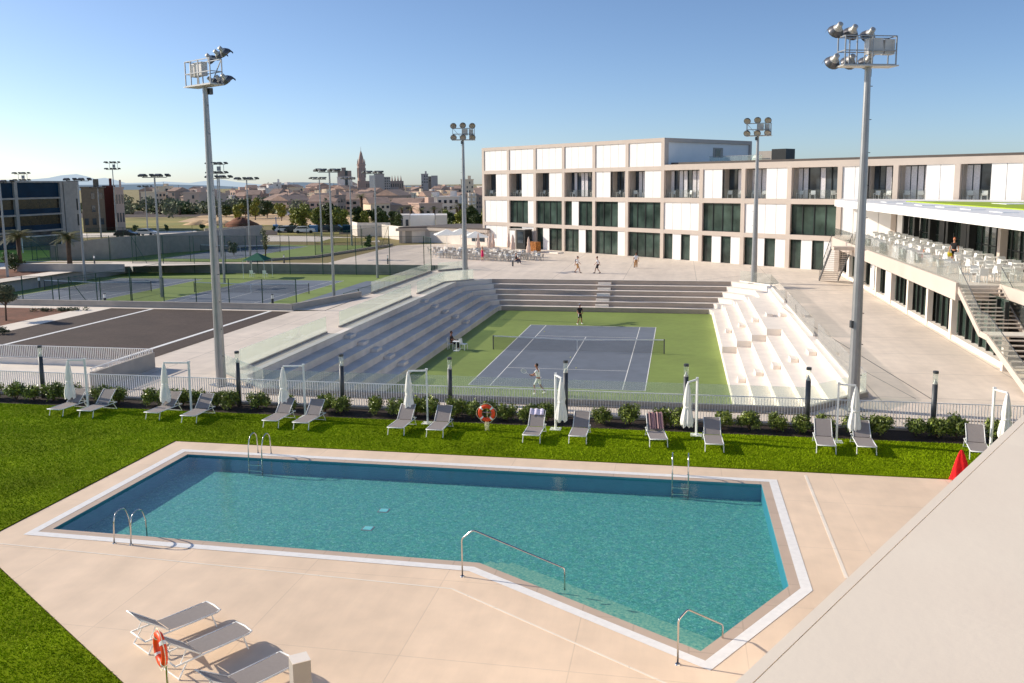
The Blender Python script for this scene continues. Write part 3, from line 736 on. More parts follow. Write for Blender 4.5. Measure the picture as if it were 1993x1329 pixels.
# roof plant
def roofbox(name, x0, x1, y0, y1, h, m, label, cat):
    o = MB(); o.b2(x0, x1, y0, y1, 11.99, 11.99+h)
    o.b2(x0+.1, x1-.1, y0+.1, y1-.1, 11.99+h, 12.03+h); return o
q = at(1445, 318, 12.0)
t = empty('rooftop_unit', hl(8*W-1.0, 8.5, 11.98), BA, 'dark and beige air handling unit on the lower roof beside the raised storey', 'air unit')
MB().b2(-2.0, -.2, -1, 1, 0, 1.5).build('casing', M['box_grey'], t); MB().b2(-.19, 1.8, -1.0, 1.0, 0, 1.7).build('intake_box', M['mullion'], t)
o = MB(); o.lathe((-2.6, -.4, .1), [(.75, 0), (.7, .5), (.4, 1.0), (.1, 1.1)], 14); o.build('fan_cowl', M['white_paint'], t)
t = empty('roof_guard_rail', hl(6*W+2.0, 7.0, 11.98), BA, 'glass railing on the lower roof in front of the shaded end wall', 'railing')
for k in range(5): MB().b2(k*1.6, k*1.6+1.55, 0, .02, .1, 1.0).build('glass_pane', M['guard'], t)
MB().b2(-.05, 8.0, -.02, .04, 1.0, 1.05).build('handrail', M['steel'], t)
t = empty('rooftop_pavilion', hl(13.15*W, 6, 11.98), BA, 'white slatted box with thin flat roof at the end of the long building roof', 'roof structure')
MB().b2(0, 5, 0, 3, 0, 1.1).build('wall', M['panel'], t); MB().b2(-.6, 6, -1, 4, 1.9, 2.0).build('roof', M['roof_dark'], t)
o = MB(); [o.b2(x, x+.12, .2, .32, 1.1, 1.9) for x in (.2, 4.6)]; o.build('post', M['mullion'], t)

# ================================================================== TERRACE WING
TZ = 3.9; EX = 28.35
terr = empty('raised_terrace', (0, 0, 0), 0, 'raised dining terrace with beige edge beam in front of the glass restaurant', 'terrace')
T1 = [(EX, .6), (30.6, .6), (30.6, -24), (50, -24), (50, 38), (38.2, 40.0), (29.9, 46.6), (29.2, 44.5), (EX, 42.5)]
g = MB(); g.prism(T1, TZ-.42, TZ-.002); g.build('floor', paving('terrace_floor', srgb(206, 196, 184), 1.2, 1.2, .86), terr)
g = MB(); g.b2(EX-.16, EX-.003, .45, 42.5, 3.05, 4.05); g.b2(EX-.003, 30.6, .45, .597, 3.05, TZ-.43); g.b2(30.45, 30.597, -24, .45, 3.3, 4.0)
g.build('edge_beam', M['frame_beige'], terr)
# lower storey under the terrace: facade, columns, plinth
low = empty('lower_storey', (0, 0, 0), 0, 'ground storey under the terrace with tall glazing between pale columns', 'building')
gl = MB(); y = -2.6
while y < 45: gl.b2(29.95, 30.0, y, y+1.245, .3, 3.47); y += 1.25
gl.build('glazing', M['glass'], low)
mu = MB(); y = -2.6
while y < 45: mu.b2(29.78, 29.947, y-.05, y+.05, .3, 3.4); y += 1.25
mu.build('mullions', M['mullion'], low)
pl = MB(); pl.b2(29.50, 30.0, -3.4, 45.2, 0, .3); pl.build('plinth', M['white_conc'], low)
cols = [39.5, 33.0, 27.0, 21.6, 16.2, 10.9, 5.5]
for y in cols: MB().b2(29.42, 29.77, y-.22, y+.22, .0, 3.45).build('column', M['white_conc'], low)
for a, b in ((23.0, 24.6), (29.0, 30.6), (34.8, 36.4), (18.0, 19.6) if False else (40.5, 42)): MB().b2(29.70, 29.775, a, b, .31, 3.4).build('white_panel', M['panel'], low)
MB().b2(31.2, 50, -24, 46, 0, 3.46).build('wall', M['recess'], low)
g = MB(); g.b2(31.1, 31.16, -24, -2.6, .05, 3.46); g.build('glazing', M['glass'], low)
g = MB(); y = -23
while y < -3: g.b2(31.02, 31.097, y-.04, y+.04, .05, 3.4); y += 1.3
g.build('mullions', M['mullion'], low)
# upper restaurant storey
rest = empty('glass_restaurant', (0, 0, 0), 0, 'glass fronted restaurant behind the terrace tables under a white canopy', 'restaurant')
GX = 34.6
gl = MB(); gl.b2(GX, GX+.06, -24, 42.6, TZ, 7.2); gl.build('glazing', M['glass'], rest)
mu = MB(); y = -23.5; k = 0
while y < 42:
    mu.b2(GX-.09, GX-.003, y-.05, y+.05, TZ, 7.2); y += 1.5
for z in (5.1, ): mu.b2(GX-.06, GX-.004, -24, 42.6, z-.03, z+.03)
mu.build('mullions', M['mullion'], rest)
for y in (-6, 4.5, 12, 18.6, 24, 29.2, 34.4, 38.4): MB().b2(GX-.55, GX-.1, y-.28, y+.28, TZ, 7.2).build('column', M['mullion'] if y > 18 else M['frame_beige'], rest)
for a, b in ((7.2, 8.6), (20.2, 21.6), (26, 27.5), (40, 42.2)): MB().b2(GX-.2, GX-.1, a, b, TZ, 7.2).build('door_leaf', M['mullion'] if a != 40 else M['panel'], rest)
MB().b2(36.2, 50, -24, 40, TZ, 7.2).build('wall', M['recess'], rest)
# canopy with green roof
can = empty('canopy', (0, 0, 0), 0, 'broad white canopy with a strip of bright green roof over the terrace', 'canopy')
C1 = [(28.2, 41.5), (29.6, 46.8), (38.4, 39.8), (52, 29), (52, -24), (29.8, -24), (29.75, -4.7)]
c1 = [(p[0], p[1]) for p in C1]
g = MB(); g.poly(c1, 7.86); n = len(c1)
bot = [(28.2, 41.5), (29.6, 46.8), (38.4, 39.8), (52, 29), (52, -24), (29.8, -24), (29.75, -4.7)]
vs = [(p[0], p[1], 7.22) for p in bot]+[(p[0], p[1], 7.86) for p in c1]
g.add(vs, [((i+1) % n, i, n+i, n+(i+1) % n) for i in range(n)]); g.add([(p[0], p[1], 7.22) for p in bot], [tuple(range(n))])
g.build('canopy_slab', mat('white_canopy', srgb(245, 242, 236), .5, .02, .6), can)
G1 = [(32.6, 31.5), (39.5, 25), (50, 17), (50, -20), (35.5, -20)]
g = MB(); g.prism(G1, 7.86, 7.93); g.build('green_roof', M['canopy_green'], can)
g = MB()
for i in range(6):
    y = 30-i*5.2; g.b2(30.4+.15*i, 31.3+.15*i, y-1.1, y+1.1, 7.861, 7.90)
g.build('skylight', M['white_paint'], can)
for cx, cy in ((37.5, 20), (39.5, 14)): MB().b2(cx-1, cx+1, cy-1.6, cy+1.6, 7.93, 7.96).build('roof_light', M['white_paint'], can)
# terrace guard
glass_guard([(EX+.05, 42, TZ), (EX+.05, .7, TZ)], 'glass guard along the long front edge of the terrace', h=1.1, kerb=0, gap=1.9, m='guard_faint')
glass_guard([(30.55, .6, TZ), (30.55, -22, TZ)], 'glass guard on the terrace edge beyond the open staircase', h=1.1, kerb=0, gap=1.9, m='guard_faint')
# open staircase towards the pool
st = empty('open_staircase', (29.4, .45, 0), 0, 'long open tread staircase running down from the terrace towards the pool', 'staircase')
y0, ym, ym2, y1 = -.0, -4.0, -5.2, -11.6; zm = 1.95
for i in range(11):
    f = (i+1)/12; MB().box((0, y0+(ym-y0)*f, TZ-(TZ-zm)*f), (2.0, .27, .05)).build('tread', M['frame_beige'], st)
MB().b2(-1, 1, ym2, ym, zm-.08, zm).build('landing', M['white_conc'], st)
for i in range(11):
    f = (i+1)/12; MB().box((0, ym2+(y1-ym2)*f, zm-zm*f), (2.0, .27, .05)).build('tread', M['frame_beige'], st)
for sx in (-1.06, 1.06):
    g = MB(); g.bar((sx, y0+.1, TZ-.2), (sx, ym, zm-.15), .08, .34); g.bar((sx, ym, zm-.12), (sx, ym2, zm-.12), .08, .3); g.bar((sx, ym2, zm-.15), (sx, y1, .05), .08, .34)
    g.build('stringer', M['frame_beige'], st)
    for a, b in (((y0, TZ), (ym, zm)), ((ym, zm), (ym2, zm)), ((ym2, zm), (y1, .05))):
        g = MB(); x = sx*1.02; g.add([(x, a[0], a[1]+.1), (x, b[0], b[1]+.1), (x, b[0], b[1]+1.05), (x, a[0], a[1]+1.05)], [(0, 1, 2, 3)]); g.build('glass_pane', M['guard'], st)
    g = MB(); g.tube([(sx*1.02, y0, TZ+1.05), (sx*1.02, ym, zm+1.05), (sx*1.02, ym2, zm+1.05), (sx*1.02, y1, 1.08)], .022, 6); g.build('handrail', M['steel_dark'], st)
g = MB(); g.b2(-.12, .12, -4.7, -4.4, 0, zm-.08); g.build('support_post', M['white_conc'], st)
# far stair at the junction of the wings
st = empty('metal_staircase', (27.35, 31.6, 0), 0, 'small steel staircase descending from the far end of the terrace', 'staircase')
for i in range(17):
    f = (i+1)/18; MB().box((0, 6.4*f, TZ-TZ*f), (1.7, .26, .05)).build('tread', M['frame_beige'], st)
for sx in (-.88, .88):
    g = MB(); g.bar((sx, 0, TZ-.15), (sx, 6.5, .05), .07, .3); g.build('stringer', M['steel_dark'], st)
    g = MB()
    for i in range(10):
        f = i/9; g.bar((sx, 6.5*f, TZ*(1-f)), (sx, 6.5*f, TZ*(1-f)+1.05), .03)
    g.tube([(sx, 0, TZ+1.05), (sx, 6.5, 1.05)], .03, 6); g.build('railing', M['steel_dark'], st)
MB().b2(-.9, 1.2, -1.4, 0, TZ-.3, TZ-.01).build('landing', M['frame_beige'], st)
# terrace tables and chairs
def table_proto(name, label, group, w=.75, top='white_paint'):
    t = empty(name, (0, 0, -50), 0, label, 'table', group)
    MB().b2(-w/2, w/2, -w/2, w/2, .71, .74).build('tabletop', M[top], t)
    MB().tube([(0, 0, .03), (0, 0, .71)], .045, 6).build('leg', M[top], t); MB().b2(-.22, .22, -.22, .22, 0, .03).build('base', M[top], t); return t
def chair2_proto(name, label, group, m='white_paint', bm=None):
    t = empty(name, (0, 0, -50), 0, label, 'chair', group)
    for x in (-.22, .22):
        for y in (-.2, .2): MB().bar((x, y, 0), (x, y, .44), .04).build('leg', M[m], t)
    MB().b2(-.24, .24, -.23, .23, .44, .47).build('seat', M[m], t)
    g = MB(); g.bar((0, .22, .47), (0, .29, .86), .46, .03); g.build('backrest', M[bm or m], t); return t
tt = table_proto('terrace_table', 'square white dining table on the raised terrace', 'white tables on the terrace')
tc = chair2_proto('terrace_chair', 'white armless chair drawn up to a table on the raised terrace', 'white chairs on the terrace', 'white_paint')
ft = fc = True
rt = random.Random(11)
def put_set(tp, cp, x, y, z, n, rz=0, st={}):
    k = id(tp); 
    if k not in st: tp.location = (x, y, z); tp.rotation_euler = (0, 0, rz); st[k] = 1
    else: dup(tp, (x, y, z), rz)
    for j in range(n):
        a = rz+j*2*PI/n+rt.uniform(-.12, .12); d = rt.uniform(.55, .72)
        l = (x+math.sin(a)*d, y+math.cos(a)*d, z); r = -a
        if id(cp) not in st: cp.location = l; cp.rotation_euler = (0, 0, r); st[id(cp)] = 1
        else: dup(cp, l, r)
for row, x in enumerate((29.9, 31.9, 33.5)):
    y = 2.5+row*.8
    while y < 40:
        if not (row == 0 and rt.random() < .25): put_set(tt, tc, x+rt.uniform(-.1, .1), y, TZ, 4 if row < 2 else 2, 0)
        y += 2.35
y = -1.5
while y > -9:
    put_set(tt, tc, 32.2, y, TZ, 4); put_set(tt, tc, 33.7, y-1, TZ, 2); y -= 2.3

# ================================================================== ROOF TERRACE where the photographer stands
SZ = 8.3
e0, e1 = at(1993, 805.6, SZ), at(1429.6, 1329, SZ); d = (e1-e0).normalized()
i0, i1 = at(1933.6, 879, SZ), at(1462.6, 1329, SZ)
nrm = Vector((d.y, -d.x, 0)); 
if (i0-e0).dot(nrm) < 0: nrm = -nrm
wd = .5*((i0-e0).dot(nrm)+(i1-e0).dot(nrm))
rt_ = empty('roof_slab_building', (0, 0, 0), 0, 'cream stone roof edge cutting across the lower right corner above the pool deck', 'building')
A, B = e0-d*14, e1+d*5
q = [A, B, B+nrm*wd, A+nrm*wd]; g = MB(); g.prism([(p.x, p.y) for p in q], SZ-.22, SZ); g.build('edge_coping', M['slab'], rt_)
q = [A+nrm*(wd+.004), B+nrm*(wd+.004), B+nrm*9, A+nrm*9]; g = MB(); g.prism([(p.x, p.y) for p in q], SZ-.22, SZ); g.build('roof_slab', M['slab'], rt_)
q = [A+nrm*.15, B+nrm*.15, B+nrm*8.8, A+nrm*8.8]; g = MB(); g.prism([(p.x, p.y) for p in q], 0, SZ-.23); g.build('wall', M['white_conc'], rt_)

# ================================================================== FLOODLIGHT MASTS
M['bowl'] = mat('lamp_bowl', srgb(84, 84, 88), .35, .1, 4, metal=.4)
def floodlight(name, parent, c, aim, s=.5):
    """round projector with a ribbed back box and a hood"""
    a = Vector(aim).normalized(); q = a.to_track_quat('Z', 'Y').to_matrix()
    g = MB(); prof = [(.12, -.62), (.17, -.6), (.18, -.3), (.30, -.2), (.46, .05), (.5, .14), (.46, .14)]
    n = 14; vs = []; fs = []
    for r, z in prof:
        for k in range(n): vs.append(Vector(c)+q @ Vector((r*s*2*math.cos(2*PI*k/n)*.5*2, r*s*2*math.sin(2*PI*k/n)*.5*2, z*s*2))*1.0)
    for i in range(len(prof)-1):
        for k in range(n): fs.append((i*n+k, i*n+(k+1) % n, (i+1)*n+(k+1) % n, (i+1)*n+k))
    fs.append(tuple(range(n-1, -1, -1))); g.add(vs, fs)
    o = g.build(name, [M['lamp_white'], M['bowl']], parent, smooth=True)
    o.data.polygons.foreach_set('material_index', [1 if 3*n <= i < 6*n else 0 for i in range(len(o.data.polygons))])
    g = MB(); g.add([Vector(c)+q @ Vector((.46*s*2*math.cos(2*PI*k/n), .46*s*2*math.sin(2*PI*k/n), .10*s*2)) for k in range(n)], [tuple(range(n))]); g.build('lens', M['lens'], o)
    g = MB()
    for k in range(7):
        pass
    h = MB(); m_ = 7; up = Vector((0, 0, 1)); v0 = []; 
    base = math.atan2((q.transposed() @ up).y, (q.transposed() @ up).x)
    for k in range(m_+1):
        an = base-1.15+2.3*k/m_
        v0 += [Vector(c)+q @ Vector((.5*s*2*math.cos(an), .5*s*2*math.sin(an), .14*s*2)), Vector(c)+q @ Vector((.53*s*2*math.cos(an), .53*s*2*math.sin(an), .52*s*2))]
    h.add(v0, [(2*k, 2*k+1, 2*k+3, 2*k+2) for k in range(m_)]); h.build('hood', M['steel_dark'], o)
    return o
def big_mast(p, H, yaw, label, r0, r1, lamps_xy, aimdir, s=.30, flip=False):
    t = empty('floodlight_mast', (p.x, p.y, 0), yaw, label, 'floodlight mast', 'tall masts around the sunken court')
    g = MB(); n = 12
    g.tube([(0, 0, 0), (0, 0, H)], [r0, r1], n); g.build('pole', M['steel'], t)
    g = MB()
    for i in range(int(H/1.35)):
        z = 1.5+i*1.35; r = r0+(r1-r0)*z/H; g.bar((-r-.02, 0, z), (-r-.10, 0, z), .03)
    g.build('cleat', M['steel_dark'], t)
    MB().b2(-r0-.18, r0+.18, -r0-.18, r0+.18, 0, .05).build('base_plate', M['steel'], t)
    if r0 < .27: MB().b2(r0*.8, r0*.8+.1, -.05, .1, 3.6, 3.9).build('junction_box', M['steel_dark'], t)
    # cage
    cw, cd, chh = 1.35, .62, 1.15
    g = MB(); z0 = H
    for x in (-cw/2-.35, 0, cw/2+.0, cw/2+.5):
        for y in (-cd/2, cd/2): g.bar((x, y, z0), (x, y, z0+chh), .045)
    for z in (z0+.02, z0+chh*.5, z0+chh):
        for y in (-cd/2, cd/2): g.bar((-cw/2-.35, y, z), (cw/2+.5, y, z), .04)
        for x in (-cw/2-.35, cw/2+.5): g.bar((x, -cd/2, z), (x, cd/2, z), .04)
    g.bar((-cw/2-.35, -cd/2, z0+chh), (0, -cd/2, z0), .035); g.build('cage', M['steel'], t)
    MB().b2(-cw/2-.45, cw/2+.6, -cd/2-.08, cd/2+.08, z0-.05, z0).build('platform', M['lamp_white'], t)
    g = MB(); sg = -1 if flip else 1; g.b2(sg*-.1, sg*.5, -.12, .2, z0+.45, z0+1.08); g.b2(sg*.62, sg*1.05, -.2, .15, z0+.45, z0+1.05); g.build('ballast_box', M['lamp_white'], t)
    for x, y, z in lamps_xy: floodlight('floodlight', t, (x, y, z0+z), aimdir, s)
    g = MB(); g.b2(-.22, -.02, -.28, -.1, z0-.42, z0-.12); g.build('camera_box', M['steel_dark'], t)
    return t
# (base, height, yaw, lamps)
near_l = [(-1.35, -.35, .2), (-1.25, -.35, 1.45), (-.55, -.55, .22), (-.5, -.55, 1.4), (.25, -.6, .22), (.3, -.6, 1.3)]
P = Vector((-9.45, -13.1, 0)); P2 = Vector((20.35, -13.4, 0)); P3 = Vector((-8.95, 35.95, 0)); P4 = Vector((20.0, 35.2, 0))
big_mast(P, zat(397, 166, P), R(150), 'floodlight mast standing beside the brown driveway, lamps aimed over the court', .25, .125, near_l, (0, -.75, -.55), .27)
big_mast(P2, zat(1688, 128, P2), R(-162), 'floodlight mast near the slim parasol at the right end of the court, seen close up', .25, .125, [(-x, y, z) for x, y, z in near_l], (0, -.8, -.5), .33, True)
far_l = [(-.95, -.4, .25), (-.95, -.4, 1.4), (0, -.4, .25), (0, -.4, 1.45), (.95, -.4, .25), (.95, -.4, 1.4)]
big_mast(P3, zat(903, 272, P3), R(15), 'floodlight mast at the far left corner of the sunken court, in front of the cafe', .30, .12, far_l, (0, -.85, -.45), .33)
big_mast(P4, zat(1472, 264, P4), R(-12), 'floodlight mast at the far right court corner before the long building', .30, .12, far_l, (0, -.85, -.45), .33)
o = MB(); 
# court lamps: pole, crossbar, four flat projectors
def court_lamp(p, H, label, yaw, cage=False, n=4, w=2.3):
    t = empty('court_lamp', (p.x, p.y, p.z), yaw, label, 'court light', 'lamps of the lower courts')
    MB().tube([(0, 0, 0), (0, 0, H)], [.16, .08], 8).build('pole', M['steel'], t)
    levels = [0] if not cage else [0, 1.25]
    for z in levels:
        MB().bar((-w/2, 0, H+z), (w/2, 0, H+z), .07).build('crossbar', M['steel_dark'], t)
        for i in range(n):
            x = -w/2+w*i/(n-1)
            for sd in ((-1, 1) if i % 2 == 0 else (1,)):
                g = MB(); a = Vector((x, sd*.15, H+z+.28)); b = Vector((x, sd*.72, H+z+.14)); g.bar(a, b, .42, .16); g.bar((x, sd*.1, H+z), (x, sd*.3, H+z+.2), .05)
                g.build('floodlight', M['steel_dark'], t)
    if cage:
        g = MB()
        for x in (-.5, .5, 1.0): g.bar((x, 0, H), (x, 0, H+1.25), .05)
        g.b2(.1, .5, -.2, .2, H+.4, H+1.0); g.build('cage', M['steel'], t)
    return t
CL = [((17, 560), 356, -1.2, False, 'court lamp at the photo edge left of the two palms', .5),
      ((166, 551), 352, -1.2, False, 'court lamp rising between the right palm and the blue building corner', .4),
      ((197, 463), 366, 0, False, 'thin court lamp against the beige building wall', .4),
      ((228, 461), 330, 0, True, 'caged court lamp against the brick coloured building', .3),
      ((52, 470), 352, 0, True, 'caged court lamp in front of the blue building', .3),
      ((288, 455), 364, 0, False, 'thin court lamp left of the parked white car', .3),
      ((315.5, 578), 345, -1.2, False, 'court lamp standing at the green post fence between the lower courts', .2),
      ((437, 551), 347, -1.2, False, 'court lamp next to the green gazebo', .1),
      ((431, 500), 338, 0, True, 'caged court lamp rising behind the gazebo lamp', .1),
      ((488, 514), 350, 0, False, 'court lamp on the path by the dark bush', .1),
      ((627, 491), 349, 0, False, 'slim court lamp farther back, left of the white high rise', 1.0),
      ((650, 579), 335, -1.2, False, 'court lamp at the near end of the lower courts, left of the church spire', .9),
      ((685, 478), 349, 0, False, 'court lamp farthest back, beside the white high rise', 1.1),
      ((735, 541), 338, -1.2, False, 'court lamp by the mesh fence corner, right of the church spire', .9)]
for (bx, by), ty, z, cg, lb, yw in CL:
    p = at(bx, by, z); court_lamp(p, zat(bx, ty, p)-z, lb, yw, cg)
# ================================================================== FENCES
def picket_fence(a, b, z0, h, label, sp=.115, w=.055, kerb=0.0, rail_w=.05):
    a, b = Vector(a), Vector(b); L = (b-a).length; ang = math.atan2(b.y-a.y, b.x-a.x)
    t = empty('picket_fence', (a.x, a.y, z0), ang, label, 'fence', 'pale metal picket fences')
    g = MB(); n = int(L/sp)
    for i in range(n+1): g.b2(i*sp-w*.14, i*sp+w*.14, -w/2, w/2, .06+kerb, h-.03)
    o = g.build('pickets', M['fence'], t)
    g = MB(); g.b2(-.03, L+.03, -rail_w/2, rail_w/2, h-.03, h); g.b2(-.03, L+.03, -.02, .02, .06+kerb, .09+kerb); g.build('rail', M['fence'], t)
    if kerb: g = MB(); g.b2(-.03, L+.03, -.10, .10, 0, kerb); g.build('kerb', M['white_conc'], t)
    return t
picket_fence((-34, -16.35), (33, -16.35), 0, 1.13, 'long pale picket fence behind the hedge, separating the pool lawn from the plaza')
picket_fence((-44, -9.75), (-15.35, -9.75), 0, 1.05, 'pale picket fence across the near end of the brown driveway', kerb=.3)
t = empty('ramp_wall', (-15.3, -9.8, 0), 0, 'grey wall with a thin handrail where the two picket fences meet', 'wall')
MB().b2(-.12, .12, -5.1, 0, 0, .86).build('wall', M['grey_conc'], t)
g = MB(); g.bar((0, -5.2, 1.05), (0, .05, 1.05), .05); [g.bar((0, -5.1+k*.32, .86), (0, -5.1+k*.32, 1.05), .02) for k in range(17)]; g.build('handrail', M['fence'], t)
# mesh fences on green posts round the courts
def mesh_fence(pts, h, label, brace=True, sp=3.0):
    t = empty('mesh_fence', pts[0], 0, label, 'fence', 'green post mesh fences'); o = Vector(pts[0]); P = [Vector(p)-o for p in pts]
    r = MB(); m = MB()
    for a, b in zip(P[:-1], P[1:]):
        L = (b-a).length; n = max(1, round(L/sp)); d = (b-a)/n
        for i in range(n+1):
            q = a+d*i; MB().tube([q, q+Vector((0, 0, h))], .045, 6).build('post', M['green_post'], t)
        r.bar(a+Vector((0, 0, h-.03)), b+Vector((0, 0, h-.03)), .03); r.bar(a+Vector((0, 0, .35)), b+Vector((0, 0, .35)), .02)
        m.add([a, b, b+Vector((0, 0, h)), a+Vector((0, 0, h))], [(0, 1, 2, 3)])
        if brace and L > 6: r.bar(a+Vector((0, 0, h-.1)), a+d.normalized()*2.6+Vector((0, 0, .2)), .04)
    r.build('rail', M['green_post'], t); m.build('wire_mesh', M['mesh_net'], t); return t
mesh_fence([(-56.6, 12.9, ZA), (-39.2, 12.9, ZA)], 3.6, 'mesh fence on green posts along the near side of the lower courts, left stretch', False)
mesh_fence([(-37.6, 12.9, ZA), (-17.2, 12.9, ZA)], 3.6, 'mesh fence on green posts along the near side of the lower courts, right stretch')
mesh_fence([(-38.6, 12.9, ZA), (-38.3, 27.2, ZA)], 3.4, 'mesh fence running back between the two lower courts', False, 4.5)
mesh_fence([(-56.6, 50.0, ZA), (-17.5, 50.0, ZA), (-15.6, 46.5, ZA)], 4.8, 'mesh fence on green posts before the far retaining wall of the lower courts', True, 4.2)
mesh_fence([(-16.0, 20.0, ZA), (-15.2, 46.5, ZA)], 1.6, 'low mesh fence along the plaza side of the lower courts', False, 3.3)
mesh_fence([(-74, 53.3, 0), (-42.5, 53.3, 0)], 3.4, 'mesh fence on green posts along the near side of the upper courts', True, 4.2)
mesh_fence([(-56.5, 83, 0), (-33.5, 84.2, 0), (-36.2, 61, 0)], 3.2, 'mesh fence at the far corner of the upper courts', True, 4.5)
mesh_fence([(p.x, p.y, 0) for p in (at(170, 470), at(500, 458))], 2.4, 'distant mesh fence in front of the dry field', False, 6)
mesh_fence([(p.x, p.y, 0) for p in (at(0, 507), at(110, 508))], 2.0, 'mesh fence along the bright green pitch', False, 3)
# ================================================================== POOL GARDEN
def lounger(loc, rz, label, back=42, group='sun loungers on the lawn', name='sun_lounger', fm='white_paint'):
    """foot end at the origin, head towards +y"""
    t = empty(name, loc, rz, label, 'sun lounger', group)
    w, h, L1, L2 = .325, .335, 1.22, .78; a = R(back)
    hb = (0, L1+L2*math.cos(a), h+L2*math.sin(a))
    g = MB()
    for s in (-1, 1):
        g.tube([(s*w, .10, h-.01), (s*w, L1+.55, h-.03)], .021, 8); 
    g.tube([(-w, .10, h-.01), (-w*.93, .015, h+.005), (0, -.01, h+.012), (w*.93, .015, h+.005), (w, .10, h-.01)], .021, 8)
    g.tube([(-w, L1+.55, h-.03), (w, L1+.55, h-.03)], .018, 6); g.build('frame', M[fm], t, smooth=True)
    b = MB()
    b.tube([(-w+.02, L1, h+.01), (-w+.02, hb[1], hb[2]), (w-.02, hb[1], hb[2]), (w-.02, L1, h+.01)], .018, 8); b.build('backrest_frame', M[fm], t, smooth=True)
    s_ = MB(); N = 8
    for i in range(N):
        y0, y1 = .03+(L1-.05)*i/N, .03+(L1-.05)*(i+1)/N; f = lambda y: h+.012-.02*math.sin(PI*y/L1)
        s_.add([(-w+.02, y0, f(y0)), (w-.02, y0, f(y0)), (w-.02, y1, f(y1)), (-w+.02, y1, f(y1))], [(0, 1, 2, 3)])
    s_.build('seat', M['sling'], t)
    q = MB(); q.add([(-w+.03, L1+.01, h+.02), (w-.03, L1+.01, h+.02), (w-.03, hb[1], hb[2]), (-w+.03, hb[1], hb[2])], [(0, 1, 2, 3)]); q.build('backrest', M['sling'], t)
    for s in (-1, 1):
        MB().tube([(s*w, .24, h-.02), (s*(w+.01), .14, 0)], .018, 8).build('leg', M[fm], t)
        MB().tube([(s*w, L1+.30, h-.03), (s*(w+.01), L1+.50, .02), (s*(w+.01), L1+.50, 0)], .018, 8).build('leg', M[fm], t)
        MB().tube([(s*(w-.04), L1+.42, h-.02), (s*(w-.04), L1+.33*math.cos(a)+.03, h+.33*math.sin(a))], .012, 6).build('back_prop', M[fm], t)
    MB().tube([(-w-.01, L1+.50, .02), (w+.01, L1+.50, .02)], .016, 6).build('foot_bar', M[fm], t)
    return t
LG = [(-13.5, -20.0, 2, 'first grey lounger of the lawn row, its head behind the left end parasol'),
      (-12.05, -20.0, 2, 'grey lounger just right of the left end parasol post'),
      (-9.0, -19.85, 4, 'grey lounger behind the second closed parasol from the left'),
      (-7.15, -20.1, -1, 'grey lounger beside the white post of the second parasol'),
      (-3.4, -20.28, 1, 'grey lounger with the third closed parasol hanging over its head'),
      (-2.05, -20.38, 3, 'grey lounger right of the third parasol post'),
      (2.0, -20.5, 1, 'grey lounger with the fourth closed parasol hanging over its head'),
      (3.6, -20.55, 0, 'grey lounger between the fourth parasol post and the orange life ring'),
      (7.45, -20.7, 0, 'grey lounger with a small lilac towel over the top of its back'),
      (9.2, -20.55, 0, 'grey lounger standing empty right of the fifth closed parasol'),
      (12.25, -20.5, -8, 'grey lounger with a striped dark towel hung over its back'),
      (14.25, -20.8, -2, 'grey lounger standing empty right of the sixth closed parasol'),
      (18.2, -20.35, 3, 'grey lounger left of the seventh parasol post'),
      (19.6, -20.28, 2, 'grey lounger partly behind the seventh closed parasol'),
      (23.35, -20.3, 9, 'grey lounger at the right end with a red towel beside it')]
for i, (x, y, r, lb) in enumerate(LG): lounger((x, y, .03), R(-r), lb, (41, 44, 40, 43, 42, 45, 41, 43, 42, 40, 42, 44, 43, 41, 44)[i])
# three on the near deck, feet towards the pool
def near_l_(foot, head, lb, back):
    f = at(*foot, .35); hd = at(*head, .35); ang = math.atan2(hd.y-f.y, hd.x-f.x)-PI/2
    return lounger((f.x, f.y, 0), ang, lb, back, 'sun loungers on the near deck')
near_l_((416, 1177.5), (318.5, 1216), 'white framed lounger on the deck nearest the pool, back raised', 38)
near_l_((476, 1218), (388, 1256), 'middle one of the three deck loungers, right behind the life ring', 38)
near_l_((563, 1277), (463, 1325), 'lounger on the deck partly behind the grey stone post', 34)
# towels
t = MB(); 
def cloth(name, base, rz, w, prof, m, label, waves=5, amp=.02):
    """a draped cloth: prof = list of (y, z) from one hem to the other"""
    g = MB(); nx = 14
    for y, z in prof:
        for k in range(nx+1):
            u = k/nx; g.v.append((-w/2+w*u, y-amp*math.sin(u*PI*waves)*.8, z+amp*math.sin(u*PI*waves+.6)))
    for j in range(len(prof)-1):
        for k in range(nx): a = j*(nx+1)+k; g.f.append((a, a+1, a+nx+2, a+nx+1)); g.mi.append(0)
    o = g.build(name, m, smooth=True); o.location = base; o.rotation_euler = (0, 0, rz); return tag(o, label, 'towel')
M['lilac'] = mat('lilac_towel', srgb(196, 188, 204), .95, .06, 8, .3, 90)
def stripe_mat():
    m = mat('striped_towel', srgb(120, 84, 90), .95, .1, 6); nt = m.node_tree; b = nt.nodes['Principled BSDF']
    tc = _n(nt, 'ShaderNodeTexCoord'); wv = _n(nt, 'ShaderNodeTexWave'); wv.inputs['Scale'].default_value = 3.2; wv.inputs['Distortion'].default_value = .6
    nt.links.new(tc.outputs['Object'], wv.inputs['Vector']); r = _n(nt, 'ShaderNodeValToRGB'); r.color_ramp.elements[0].color = srgb(84, 56, 72); r.color_ramp.elements[1].color = srgb(188, 150, 140)
    nt.links.new(wv.outputs['Fac'], r.inputs[0]); nt.links.new(r.outputs[0], b.inputs['Base Color']); return m
def back_pt(f, back=42): a = R(back); return (1.22+.78*f*math.cos(a), .335+.78*f*math.sin(a))
